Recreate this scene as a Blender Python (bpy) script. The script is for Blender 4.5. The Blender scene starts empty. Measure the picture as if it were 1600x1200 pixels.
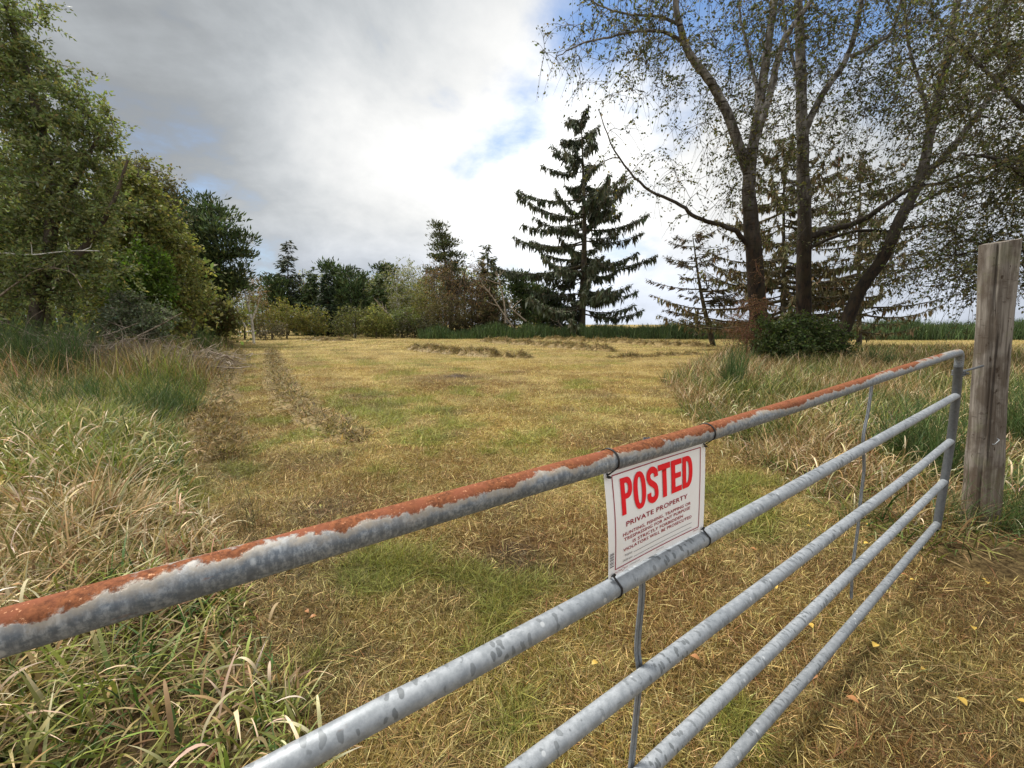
import bpy, math, random
import numpy as np
from mathutils import Vector, Matrix

SC = bpy.context.scene
COL = SC.collection
rng = np.random.default_rng(7)
random.seed(7)

# ------------------------------------------------------------------ camera
F, CX, CY, HOR, H = 640.0, 800.0, 600.0, 507.0, 1.55
PH = math.atan((CY - HOR) / F)
cam_d = bpy.data.cameras.new('camera')
cam_d.sensor_width = 36.0
cam_d.lens = F / 1600.0 * 36.0
cam_d.clip_start = 0.02
cam_d.clip_end = 6000
cam = bpy.data.objects.new('camera', cam_d)
cam.location = (0, 0, H)
cam.rotation_euler = (math.pi / 2 - PH, 0, 0)
COL.objects.link(cam)
SC.camera = cam
cP, sP = math.cos(PH), math.sin(PH)


def ray(px, py):
    x, y = (px - CX) / F, (py - CY) / F
    return np.array([x, cP - y * sP, -y * cP - sP])


def at(px, py, Y):                     # the point seen at that pixel, Y metres ahead
    r = ray(px, py)
    return np.array([0, 0, H]) + r * (Y / r[1])


def G(px, py, z=0.0):                  # the ground point seen at that pixel
    r = ray(px, py)
    return np.array([0, 0, H]) + r * ((z - H) / r[2])


# ------------------------------------------------------------------ light
SUN_EL, SUN_AZ = 56.0, 300.0           # degrees; azimuth clockwise from +Y
sl = bpy.data.lights.new('sun', 'SUN')
sl.energy = 3.7
sl.angle = math.radians(18)
sl.color = (1.0, 0.95, 0.87)
sun = bpy.data.objects.new('sun', sl)
COL.objects.link(sun)
sd = Vector((math.sin(math.radians(SUN_AZ)) * math.cos(math.radians(SUN_EL)),
             math.cos(math.radians(SUN_AZ)) * math.cos(math.radians(SUN_EL)),
             math.sin(math.radians(SUN_EL))))
sun.rotation_euler = sd.to_track_quat('Z', 'Y').to_euler()
sun.location = (0, -5, 30)

SC.view_settings.view_transform = 'Standard'
SC.view_settings.look = 'None'
SC.view_settings.exposure = 0.75
SC.view_settings.gamma = 1.0
SC.view_settings.use_curve_mapping = False
SC.cycles.max_bounces = 6
SC.cycles.diffuse_bounces = 3
SC.cycles.transmission_bounces = 3
SC.cycles.glossy_bounces = 2
SC.cycles.use_denoising = True


# ------------------------------------------------------------------ node helper
class NT:
    def __init__(s, tree):
        s.t = tree
        s.n = tree.nodes
        s.l = tree.links

    def add(s, typ, **kw):
        n = s.n.new(typ)
        for k, v in kw.items():
            setattr(n, k, v)
        return n

    def put(s, sock, v):
        if isinstance(v, bpy.types.NodeSocket):
            s.l.new(v, sock)
        else:
            if hasattr(sock.default_value, '__len__') and not isinstance(v, (int, float)):
                v = tuple(v)
                if len(sock.default_value) == 4 and len(v) == 3:
                    v = v + (1.0,)
            sock.default_value = v

    def math(s, op, a, b=0.0, c=0.0, clamp=False):
        n = s.add('ShaderNodeMath', operation=op, use_clamp=clamp)
        s.put(n.inputs[0], a)
        s.put(n.inputs[1], b)
        s.put(n.inputs[2], c)
        return n.outputs[0]

    def vmath(s, op, a, b=(0, 0, 0)):
        n = s.add('ShaderNodeVectorMath', operation=op)
        s.put(n.inputs[0], a)
        if op == 'SCALE':
            s.put(n.inputs['Scale'], b)
        else:
            s.put(n.inputs[1], b)
        return n.outputs['Value'] if op in ('DOT_PRODUCT', 'LENGTH') else n.outputs[0]

    def noise(s, vec, scale, detail=4, rough=.55, dist=0.0, out=0):
        n = s.add('ShaderNodeTexNoise')
        s.put(n.inputs['Vector'], vec)
        n.inputs['Scale'].default_value = scale
        n.inputs['Detail'].default_value = detail
        n.inputs['Roughness'].default_value = rough
        n.inputs['Distortion'].default_value = dist
        return n.outputs[out]

    def ramp(s, fac, a, b, lo=0.0, hi=1.0):
        n = s.add('ShaderNodeMapRange', interpolation_type='SMOOTHSTEP')
        s.put(n.inputs[0], fac)
        n.inputs[1].default_value = a
        n.inputs[2].default_value = b
        n.inputs[3].default_value = lo
        n.inputs[4].default_value = hi
        return n.outputs[0]

    def mix(s, fac, a, b, mode='MIX'):
        n = s.add('ShaderNodeMix', data_type='RGBA', blend_type=mode)
        s.put(n.inputs[0], fac)
        s.put(n.inputs[6], a)
        s.put(n.inputs[7], b)
        return n.outputs[2]

    def scale(s, vec, v):
        n = s.add('ShaderNodeVectorMath', operation='MULTIPLY')
        s.put(n.inputs[0], vec)
        s.put(n.inputs[1], v)
        return n.outputs[0]


# ------------------------------------------------------------------ sky
W = bpy.data.worlds.new('World')
SC.world = W
W.use_nodes = True
w = NT(W.node_tree)
for n in list(w.n):
    w.n.remove(n)
wout = w.add('ShaderNodeOutputWorld')
bg = w.add('ShaderNodeBackground')
bg.inputs['Strength'].default_value = 0.1
w.l.new(bg.outputs[0], wout.inputs[0])
sky = w.add('ShaderNodeTexSky', sky_type='NISHITA')
sky.sun_disc = False
sky.sun_elevation = math.radians(SUN_EL)
sky.sun_rotation = math.radians(SUN_AZ)
sky.air_density = 1.0
sky.dust_density = 0.6
sky.ozone_density = 3.0
D = w.add('ShaderNodeTexCoord').outputs['Generated']
sep = w.add('ShaderNodeSeparateXYZ')
w.l.new(D, sep.inputs[0])
zc = w.math('ADD', w.math('MAXIMUM', sep.outputs[2], 0.0), 0.42)
cmb = w.add('ShaderNodeCombineXYZ')
w.put(cmb.inputs[0], w.math('DIVIDE', sep.outputs[0], zc))
w.put(cmb.inputs[1], w.math('DIVIDE', sep.outputs[1], zc))
CP = cmb.outputs[0]


def lobe(px, py, k):                   # a soft patch of the sky round that direction
    r = ray(px, py)
    r = r / np.linalg.norm(r)
    dt = w.vmath('DOT_PRODUCT', D, tuple(r))
    return w.math('EXPONENT', w.math('MULTIPLY', w.math('SUBTRACT', dt, 1.0), k))


def lsum(items):
    tot = None
    for px, py, k, a in items:
        v = w.math('MULTIPLY', lobe(px, py, k), a)
        tot = v if tot is None else w.math('ADD', tot, v)
    return tot


n1 = w.noise(CP, 2.3, 8, .58, .3)
n2 = w.noise(w.vmath('ADD', CP, (7.3, 2.1, 4.0)), 1.2, 5, .5, .5)
n3 = w.noise(w.vmath('ADD', CP, (1.3, 9.1, 2.0)), 5.0, 6, .6, .2)
# where the cloud deck opens to blue
open_ = lsum([(1060, -20, 24, .26), (1230, 60, 50, .18), (905, 30, 200, .14), (775, 232, 500, .24), (835, 200, 600, .20), (720, 262, 1200, .08), (815, 150, 1500, .13), (1010, 380, 120, .22), (1400, 20, 50, .16), (1560, 30, 50, .12),
              (380, 395, 120, .10), (1250, 300, 12, -.16), (960, 270, 60, -.10), (1450, 250, 14, -.10)])
dens = w.math('SUBTRACT', w.math('ADD', w.math('MULTIPLY', n1, .75), w.math('ADD', w.math('MULTIPLY', n2, .35), w.math('MULTIPLY', w.math('SUBTRACT', n3, .5), .30))), open_)
cover = w.ramp(dens, .20, .52)
# how bright the deck is
glow = lsum([(610, 265, 60, .24), (640, 300, 14, .12), (760, 330, 60, .1), (860, 330, 30, .22), (930, 180, 60, .2), (1250, 300, 8, .22),
             (820, 420, 70, .2), (150, 180, 7, -.06), (330, 120, 30, -.04), (420, 70, 30, .02), (950, 230, 60, .12), (880, 100, 50, .1), (650, 370, 160, -.14), (800, 395, 200, -.1), (1000, 450, 40, .08)])
behind = w.ramp(sep.outputs[1], .35, -.5, 0.0, .5)  # unseen clouds behind the camera, brightened as fill for ground and sign
upb = w.ramp(sep.outputs[2], .68, .95, 0.0, .45)  # cloud overhead, above the frame, brightened for the same fill
br = w.math('ADD', w.math('MULTIPLY', w.math('SUBTRACT', n2, .5), .34), w.math('MULTIPLY', w.math('SUBTRACT', n1, .5), .55))
br = w.math('ADD', br, w.math('MULTIPLY', w.math('SUBTRACT', n3, .5), .22))
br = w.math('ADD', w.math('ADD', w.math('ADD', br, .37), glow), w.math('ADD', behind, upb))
br = w.math('MAXIMUM', br, .22)
tint = w.mix(w.ramp(br, .34, .8), (.93, .985, 1.03), (1.0, 1.0, .985))
tint = w.mix(w.math('MULTIPLY', w.ramp(sep.outputs[2], .24, .04), .75), tint, (.88, .97, 1.14))
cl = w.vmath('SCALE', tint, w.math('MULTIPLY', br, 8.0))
skyc = w.mix(1.0, sky.outputs[0], (1.05, 1.12, 1.16), 'MULTIPLY')
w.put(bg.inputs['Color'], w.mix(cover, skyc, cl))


# ------------------------------------------------------------------ numpy helpers
def vnoise(x, y, seed=0):
    xi, yi = np.floor(x).astype(np.int64), np.floor(y).astype(np.int64)
    fx, fy = x - xi, y - yi
    fx, fy = fx * fx * (3 - 2 * fx), fy * fy * (3 - 2 * fy)

    def h(a, b):
        n = (a * 374761393 + b * 668265263 + seed * 1274126177) & 0x7fffffff
        n = ((n ^ (n >> 13)) * 1274126177) & 0x7fffffff
        return ((n ^ (n >> 16)) & 0xffff) / 65535.0
    return (h(xi, yi) * (1 - fx) + h(xi + 1, yi) * fx) * (1 - fy) + (h(xi, yi + 1) * (1 - fx) + h(xi + 1, yi + 1) * fx) * fy


def fbm(x, y, o=4, seed=0):
    v, a, s = 0, .5, 0
    for i in range(o):
        v = v + a * vnoise(x * 2 ** i + 17.3 * i, y * 2 ** i - 9.1 * i, seed + i)
        s += a
        a *= .5
    return v / s


def sstep(a, b, x):
    t = np.clip((x - a) / (b - a), 0, 1)
    return t * t * (3 - 2 * t)


def unit(v):
    return v / np.maximum(np.linalg.norm(v, axis=-1, keepdims=True), 1e-9)


class Geo:
    def __init__(s):
        s.v, s.q, s.t, s.c, s.n = [], [], [], [], 0

    def add(s, v, quads=None, tris=None, col=None):
        v = np.asarray(v, np.float32).reshape(-1, 3)
        if quads is not None and len(quads):
            s.q.append(np.asarray(quads, np.int64).reshape(-1, 4) + s.n)
        if tris is not None and len(tris):
            s.t.append(np.asarray(tris, np.int64).reshape(-1, 3) + s.n)
        c = np.ones((len(v), 4), np.float32)
        if col is not None:
            c[:, :3] = np.asarray(col, np.float32)
        s.v.append(v)
        s.c.append(c)
        s.n += len(v)

    def build(s, name, mat, parent=None, origin=None, smooth=False):
        v = np.concatenate(s.v) if s.v else np.zeros((0, 3), np.float32)
        if origin is not None:
            v = v - np.asarray(origin, np.float32)
        q = np.concatenate(s.q) if s.q else np.zeros((0, 4), np.int64)
        t = np.concatenate(s.t) if s.t else np.zeros((0, 3), np.int64)
        me = bpy.data.meshes.new(name)
        me.vertices.add(len(v))
        me.vertices.foreach_set('co', v.astype(np.float32).ravel())
        nl = len(q) * 4 + len(t) * 3
        me.loops.add(nl)
        me.loops.foreach_set('vertex_index', np.concatenate([q.ravel(), t.ravel()]).astype(np.int32))
        me.polygons.add(len(q) + len(t))
        ls = np.concatenate([np.arange(len(q)) * 4, len(q) * 4 + np.arange(len(t)) * 3]).astype(np.int32)
        me.polygons.foreach_set('loop_start', ls)
        me.update(calc_edges=True)
        if smooth:
            me.polygons.foreach_set('use_smooth', np.ones(len(q) + len(t), bool))
        a = me.color_attributes.new('Col', 'FLOAT_COLOR', 'POINT')
        a.data.foreach_set('color', np.concatenate(s.c).ravel())
        me.materials.append(mat)
        o = bpy.data.objects.new(name, me)
        COL.objects.link(o)
        if parent is not None:
            o.parent = parent
        elif origin is not None:
            o.location = tuple(float(k) for k in origin)
        return o


def tag(o, label, cat, group=None):
    o['label'] = label
    o['category'] = cat
    if group:
        o['group'] = group
    return o


def thing(name, label, cat, loc=(0, 0, 0), group=None):
    o = bpy.data.objects.new(name, None)
    o.empty_display_size = .2
    o.location = tuple(float(k) for k in loc)
    COL.objects.link(o)
    return tag(o, label, cat, group)


def tube(g, pts, rad, sides=6, col=(1, 1, 1), cap=True, polar=False):
    pts = np.asarray(pts, float)
    n = len(pts)
    rad = np.broadcast_to(np.asarray(rad, float), (n,))
    tan = unit(np.gradient(pts, axis=0))
    ref = np.array([0, 0, 1.0]) if abs(tan[:, 2]).mean() < .8 else np.array([1.0, 0, 0])
    a = unit(np.cross(tan, ref))
    b = np.cross(a, tan)               # b points "up" for a lying tube
    th = np.arange(sides) * 2 * math.pi / sides
    v = pts[:, None] + rad[:, None, None] * (np.cos(th)[None, :, None] * a[:, None] + np.sin(th)[None, :, None] * b[:, None])
    i = np.arange(n - 1)[:, None] * sides
    j = np.arange(sides)[None]
    k = (j + 1) % sides
    q = np.stack([i + j, i + k, i + sides + k, i + sides + j], -1).reshape(-1, 4)
    if polar:
        ln = np.concatenate([[0], np.cumsum(np.linalg.norm(np.diff(pts, axis=0), axis=1))])
        c = np.zeros((n, sides, 3))
        c[..., 0] = .5 + .5 * np.sin(th)[None]
        c[..., 1] = .5 + .5 * np.cos(th)[None]
        c[..., 2] = ln[:, None]
        c = c.reshape(-1, 3)
    else:
        c = np.asarray(col, float)
        c = np.repeat(c, sides, 0) if c.ndim == 2 else c
    g.add(v.reshape(-1, 3), quads=q, col=c)
    if cap:
        for e in (0, n - 1):
            idx = e * sides + np.arange(sides)
            fan = [[0, m, m + 1] for m in range(1, sides - 1)]
            vv = v[e]
            cc = c[e * sides:(e + 1) * sides] if np.ndim(c) == 2 else c
            g.add(vv, tris=fan, col=cc)


def spline(pts, n):
    pts = np.asarray(pts, float)
    p = np.vstack([2 * pts[0] - pts[1], pts, 2 * pts[-1] - pts[-2]])
    m = len(pts) - 1
    out = []
    for u in np.linspace(0, m, n):
        i = min(int(u), m - 1)
        t = u - i
        a, b, c, d = p[i], p[i + 1], p[i + 2], p[i + 3]
        out.append(.5 * ((2 * b) + (-a + c) * t + (2 * a - 5 * b + 4 * c - d) * t * t + (-a + 3 * b - 3 * c + d) * t ** 3))
    return np.array(out)


def leaves(g, pos, ln, wd, col, droop=0.0, axis=None, spread=1.0):
    """diamond leaves: pos (n,3), length, width, colour (n,3)"""
    n = len(pos)
    a = unit(rng.normal(size=(n, 3)))
    if axis is not None:
        a = unit(axis + a * spread)
    a[:, 2] -= droop
    a = unit(a)
    b = unit(np.cross(a, unit(rng.normal(size=(n, 3)))))
    ln = np.broadcast_to(ln, (n,))[:, None]
    wd = np.broadcast_to(wd, (n,))[:, None]
    v = np.stack([pos, pos + a * ln * .45 + b * wd * .5, pos + a * ln, pos + a * ln * .45 - b * wd * .5], 1)
    g.add(v.reshape(-1, 3), quads=np.arange(4 * n).reshape(-1, 4), col=np.repeat(col, 4, 0))


def blades(g, pos, h, wd, th0, th1, az, col, seg=4, tipcol=None, twist=.8):
    """grass blades: pos (n,3); th0 lean at the root, th1 extra lean at the tip, az heading"""
    n = len(pos)
    if n == 0:
        return
    t = np.linspace(0, 1, seg + 1)
    th = th0[:, None] + th1[:, None] * t[None, :-1] ** 1.3
    dl = (h / seg)[:, None]
    dx, dz = np.sin(th) * dl, np.cos(th) * dl
    X = np.concatenate([np.zeros((n, 1)), np.cumsum(dx, 1)], 1)
    Z = np.concatenate([np.zeros((n, 1)), np.cumsum(dz, 1)], 1)
    Z = np.maximum(Z, .004)
    hd = np.stack([np.cos(az), np.sin(az), np.zeros(n)], -1)
    c = pos[:, None] + X[..., None] * hd[:, None]
    c[..., 2] += Z
    sa = az + math.pi / 2 + rng.normal(size=n) * twist
    sv = np.stack([np.cos(sa), np.sin(sa), rng.normal(size=n) * .3], -1)
    prof = np.interp(t, [0, .25, .6, 1], [.6, 1, .8, .04])
    wv = sv[:, None] * (wd[:, None] * prof[None])[..., None] * .5
    v = np.stack([c - wv, c + wv], 2).reshape(-1, 3)
    m = 2 * (seg + 1)
    base = np.arange(n)[:, None] * m
    k = np.arange(seg)[None] * 2
    q = np.stack([base + k, base + k + 1, base + k + 3, base + k + 2], -1).reshape(-1, 4)
    cc = np.repeat(col[:, None], seg + 1, 1)
    if tipcol is not None:
        f = (t ** 2)[None, :, None]
        cc = cc * (1 - f) + tipcol[:, None] * f
    g.add(v, quads=q, col=np.repeat(cc.reshape(-1, 3), 2, 0))


# ------------------------------------------------------------------ materials
def new_mat(name):
    m = bpy.data.materials.new(name)
    m.use_nodes = True
    t = NT(m.node_tree)
    return m, t, t.n['Principled BSDF']


def foliage_mat(name, trans=.45, rough=.55, spec=.3):
    m = bpy.data.materials.new(name)
    m.use_nodes = True
    t = NT(m.node_tree)
    p = t.n['Principled BSDF']
    out = t.n['Material Output']
    c = t.add('ShaderNodeAttribute', attribute_name='Col').outputs['Color']
    t.put(p.inputs['Base Color'], c)
    p.inputs['Roughness'].default_value = rough
    p.inputs['Specular IOR Level'].default_value = spec
    tr = t.add('ShaderNodeBsdfTranslucent')
    t.put(tr.inputs['Color'], t.mix(1.0, c, (1.05, 1.15, .7), 'MULTIPLY'))
    mx = t.add('ShaderNodeMixShader')
    mx.inputs[0].default_value = trans
    t.l.new(p.outputs[0], mx.inputs[1])
    t.l.new(tr.outputs[0], mx.inputs[2])
    t.l.new(mx.outputs[0], out.inputs[0])
    return m


LEAF = foliage_mat('leaf')
GRASS = foliage_mat('grass_blade', .18, .6, .25)
NEEDLE = foliage_mat('needle', .12, .6, .2)


def bark_mat(name, base, dark, moss=(.10, .09, .025), moss_amt=0.0, white=False, sc=6.0):
    m, t, p = new_mat(name)
    co = t.add('ShaderNodeNewGeometry').outputs['Position']
    v = t.scale(co, (1, 1, .35))
    n = t.noise(v, sc, 6, .65)
    c = t.mix(t.ramp(n, .35, .62), dark, base)
    if white:                          # birch: pale skin with dark bands and scars
        b = t.noise(t.scale(co, (.8, .8, 5.0)), 2.4, 4, .6)
        c = t.mix(t.ramp(b, .55, .63), c, (.03, .026, .022))
        pz = t.add('ShaderNodeSeparateXYZ')
        t.l.new(co, pz.inputs[0])
        low = t.ramp(t.math('ADD', pz.outputs[2], t.math('MULTIPLY', t.math('SUBTRACT', t.noise(co, 1.1, 4), .5), 5.0)), 4.0, 11.0, 1.0, 0.0)
        rough_c = t.mix(t.ramp(t.noise(v, 9, 5, .7), .35, .65), (.007, .006, .005), (.034, .021, .012))
        c = t.mix(low, c, rough_c)
    if moss_amt > 0:
        c = t.mix(t.math('MULTIPLY', t.ramp(t.noise(co, 2.2, 5, .6), .44, .6), moss_amt), c, moss)
    t.put(p.inputs['Base Color'], c)
    p.inputs['Roughness'].default_value = .85
    p.inputs['Specular IOR Level'].default_value = .2
    bp = t.add('ShaderNodeBump')
    bp.inputs['Strength'].default_value = .6
    bp.inputs['Distance'].default_value = .05
    t.put(bp.inputs['Height'], n)
    t.l.new(bp.outputs[0], p.inputs['Normal'])
    return m


BARK = bark_mat('bark', (.13, .105, .08), (.04, .032, .025))
BARK_DARK = bark_mat('dark_bark', (.075, .06, .048), (.025, .02, .016), moss_amt=.4)
BARK_BIRCH = bark_mat('birch_bark', (.27, .255, .235), (.08, .07, .06), moss=(.028, .022, .010), moss_amt=.6, white=True)
BARK_PALE = bark_mat('pale_bark', (.68, .66, .61), (.38, .35, .31), sc=10)
TWIG_GREY = bark_mat('dead_twig', (.36, .30, .23), (.16, .122, .088), sc=12)


# ------------------------------------------------------------------ the lie of the land
LB = np.array([G(*p)[:2] for p in [(372, 530), (366, 545), (350, 580), (330, 640), (316, 700), (312, 760), (335, 830), (385, 900), (440, 1000), (475, 1080), (500, 1200), (500, 1700)]])
RB = np.array([G(*p)[:2] for p in [(1210, 533), (1120, 552), (1030, 595), (1055, 650), (1108, 690), (1135, 720), (1200, 748), (1285, 810), (1385, 866), (1480, 905), (1700, 930), (2500, 955)]])
LBs, RBs = LB[np.argsort(LB[:, 1])], RB[np.argsort(RB[:, 1])]


def left_d(x, y):                      # metres inside the left verge (positive = in the long grass)
    return np.interp(y, LBs[:, 1], LBs[:, 0]) - x + (fbm(x * .9, y * .9, 3, 31) - .5) * .5 * np.clip(y / 5, .25, 1.5)


def right_d(x, y):
    d = x - np.interp(y, RBs[:, 1], RBs[:, 0]) + (fbm(x * .9, y * .9, 3, 41) - .5) * .5 * np.clip(y / 5, .25, 1.5)
    return np.where((y > RBs[0, 1]) & (y < 24 + 2 * fbm(x * .3, y * 0, 2, 5)), d, -9)


def gz(x, y):
    z = (fbm(x * .45, y * .45, 3, 3) - .5) * .10 * sstep(.5, 4, y) + (fbm(x * 2.2, y * 2.2, 2, 9) - .5) * .03
    z = z + .14 * sstep(0, 1.2, left_d(x, y)) * (y < 45) + .10 * sstep(0, 1.0, right_d(x, y))
    return z


def spot(x, y, px, py, r, rx=1.0):
    c = G(px, py)
    return np.exp(-(((x - c[0]) / (r * rx)) ** 2 + ((y - c[1]) / r) ** 2))


STRAW, GOLD, BROWN, GREEN, SOIL = [np.array(c) for c in ((.375, .292, .122), (.305, .225, .070), (.195, .122, .042), (.165, .19, .034), (.09, .062, .04))]


W1s = np.array([G(*q)[:2] for q in [(424, 548), (430, 572), (442, 605), (470, 638), (515, 662), (560, 692), (640, 760), (760, 900)]])[::-1]


def gcol(x, y):
    x, y = np.asarray(x, float), np.asarray(y, float)
    a, b, c = fbm(x * .30, y * .30, 4, 11), fbm(x * 1.1, y * 1.1, 4, 12), fbm(x * 4.0, y * 4.0, 3, 13)
    far = sstep(5, 26, y)
    f1 = sstep(.36, .64, .5 * a + .3 * b + .2 * c + .10 * far)
    col = BROWN * (1 - f1)[..., None] + GOLD * f1[..., None]
    f2 = sstep(.44, .72, .4 * fbm(x * .5, y * 1.4, 4, 15) + .35 * c + .25 * b + .17 * far)
    col = col * (1 - f2)[..., None] + STRAW * f2[..., None]
    wx = np.interp(y, W1s[:, 1], W1s[:, 0])
    st = np.sin((x - wx) * 2.6 + 2.0 * b) * np.exp(-((x - wx) / 9.0) ** 2) * sstep(3, 7, y) + np.sin(y * 1.9 + 2.5 * a) * sstep(14, 24, y)
    col = col * (1 + .16 * st * (.4 + 1.2 * b))[..., None]
    gr = sstep(.48, .70, .55 * fbm(x * .55 + 40, y * .55, 4, 21) + .45 * fbm(x * 2.1, y * 2.1, 3, 22)) * (.6 - .3 * far)
    for px, py, r, k in [(630, 745, .55, 1.0), (610, 900, .5, .9), (530, 870, .45, .6), (700, 960, .4, .7), (830, 1090, .3, .8), (1230, 820, .6, .55), (1180, 700, .9, .7),
                         (560, 620, 2.2, .35), (900, 640, 2.0, .35), (1150, 1180, .4, .6), (740, 700, .8, .4), (1000, 700, .8, .4), (1480, 1060, .4, .5)]:
        gr = np.maximum(gr, spot(x, y, px, py, r) * k * .55 * (.1 + 1.5 * b * c * 2))
    gr = np.clip(gr, 0, .8)
    col = col * (1 - gr)[..., None] + GREEN * gr[..., None]
    so = sstep(.60, .75, fbm(x * .9 + 9, y * .9, 4, 25)) * .55 * (1 - far * .6)
    for px, py, r, k in [(500, 800, .35, .9), (450, 900, .3, .8), (800, 872, .3, .9), (480, 1100, .22, .8), (712, 590, .75, .95), (380, 830, .4, .6), (340, 740, .6, .6), (1560, 960, .4, .55),
                         (960, 690, .5, .5), (1420, 1080, .35, .45), (700, 930, .22, .6), (1320, 880, .5, .4)]:
        so = np.maximum(so, spot(x, y, px, py, r, 1.3) * k * (.35 + 1.2 * c))
    so = np.clip(so * .85, 0, .85)
    col = col * (1 - so)[..., None] + SOIL * so[..., None]
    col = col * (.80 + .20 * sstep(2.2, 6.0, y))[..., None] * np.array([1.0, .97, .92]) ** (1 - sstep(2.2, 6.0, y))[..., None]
    v = np.maximum(sstep(-.1, .5, left_d(x, y)) * (y < 45), sstep(-.1, .5, right_d(x, y)))
    col = col * (1 - v)[..., None] + (np.array([.145, .105, .05]) * (.7 + .6 * b)[..., None]) * v[..., None]
    return col


# ground: one sheet, fine near the gate and coarse to the horizon
xs = np.unique(np.concatenate([np.arange(-7, 7, .07), np.linspace(-30, -7, 90), np.linspace(7, 30, 90), np.linspace(-120, -30, 50), np.linspace(30, 120, 50), [-3000, -1200, -500, -220, 220, 500, 1200, 3000]]))
ys = np.unique(np.concatenate([np.arange(-3, 9, .07), np.linspace(9, 30, 110), np.linspace(30, 90, 90), np.linspace(90, 200, 20), [-1500, -300, -60, -20, -8, 400, 900, 2000, 4000]]))
XX, YY = np.meshgrid(xs, ys)
ZZ = gz(XX, YY)
g = Geo()
ny, nx = XX.shape
i = np.arange(ny - 1)[:, None] * nx
j = np.arange(nx - 1)[None]
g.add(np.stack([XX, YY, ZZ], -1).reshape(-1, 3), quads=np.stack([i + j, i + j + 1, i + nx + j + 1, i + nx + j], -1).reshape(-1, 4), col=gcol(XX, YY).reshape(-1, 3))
gm, t, p = new_mat('mown_ground')
co = t.add('ShaderNodeNewGeometry').outputs['Position']
vc = t.add('ShaderNodeAttribute', attribute_name='Col').outputs['Color']
f1, f2 = t.noise(co, 38, 5, .7), t.noise(t.scale(co, (1, 1.6, 1)), 5.5, 6, .65)
c = t.mix(t.ramp(f1, .38, .66), t.mix(1.0, vc, (.45, .42, .40), 'MULTIPLY'), t.mix(1.0, vc, (1.3, 1.3, 1.25), 'MULTIPLY'))
c = t.mix(t.ramp(f2, .35, .68), t.mix(1.0, c, (.72, .70, .68), 'MULTIPLY'), c)
t.put(p.inputs['Base Color'], c)
p.inputs['Roughness'].default_value = .95
p.inputs['Specular IOR Level'].default_value = .1
bp = t.add('ShaderNodeBump')
bp.inputs['Strength'].default_value = .9
bp.inputs['Distance'].default_value = .03
t.put(bp.inputs['Height'], t.math('ADD', f1, f2))
t.l.new(bp.outputs[0], p.inputs['Normal'])
go = g.build('ground', gm, smooth=True)
go['kind'] = 'structure'


# ------------------------------------------------------------------ grass
def jit(col, s=.25, hue=.08):
    n = len(col)
    return np.clip(col * (1 + rng.normal(size=(n, 1)) * s).clip(.4, 1.9) * (1 + rng.normal(size=(n, 3)) * hue), .004, .8)


def scatter(n, y0, y1, power=1.0, margin=.6):
    """points inside the view wedge between two distances"""
    u = rng.random(n)
    y = (y0 ** power + (y1 ** power - y0 ** power) * u) ** (1 / power)
    half = 1.32 * y + margin
    x = (rng.random(n) * 2 - 1) * half
    return x, y


def mown():
    g = Geo()
    for n, y0, y1, h0, h1, w0, seg in [(150000, .9, 2.6, .025, .085, .0030, 2), (170000, 2.4, 5.0, .03, .09, .0040, 2), (190000, 4.8, 11, .035, .10, .0065, 2), (170000, 10.5, 26, .05, .12, .014, 1), (110000, 25, 52, .07, .16, .032, 1)]:
        x, y = scatter(n, y0, y1, 1.6 if y0 < 4 else 1.3)
        ok = (left_d(x, y) < .15) & (right_d(x, y) < .15)
        x, y = x[ok], y[ok]
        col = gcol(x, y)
        soil = col.mean(1) < .085
        keep = ~soil | (rng.random(len(x)) < .35)
        x, y, col = x[keep], y[keep], col[keep]
        n = len(x)
        dry = rng.random(n)
        gr = (col[:, 1] > col[:, 0] * .82)
        straw = (rng.random(n) < .22)
        col = np.where((straw & ~gr)[:, None], STRAW * 1.15, col)
        col = np.where((gr & (dry < .6))[:, None], GREEN * .55 + col * .5, col)
        col = np.where(((dry > .93) & ~gr)[:, None], np.array([.2, .105, .045]), col)
        h = h0 + (h1 - h0) * rng.random(n) ** 1.5
        h = h * (1 + .7 * gr)
        flat = rng.random(n) < .62
        th0 = np.where(flat, 1.0 + .5 * rng.random(n), .15 + .7 * rng.random(n))
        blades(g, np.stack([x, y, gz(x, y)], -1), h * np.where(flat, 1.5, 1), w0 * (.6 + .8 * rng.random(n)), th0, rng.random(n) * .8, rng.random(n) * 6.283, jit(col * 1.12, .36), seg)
    o = g.build('mown_grass', GRASS)
    o['kind'] = 'stuff'


mown()

DRY, PALE, LGREEN, DGREEN, OLIVE, RED = [np.array(c) for c in ((.36, .25, .115), (.56, .45, .29), (.215, .245, .05), (.055, .10, .022), (.15, .145, .04), (.20, .095, .04))]


def pick(n, cols, probs):
    return np.array(cols)[rng.choice(len(cols), n, p=np.array(probs) / sum(probs))]


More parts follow.
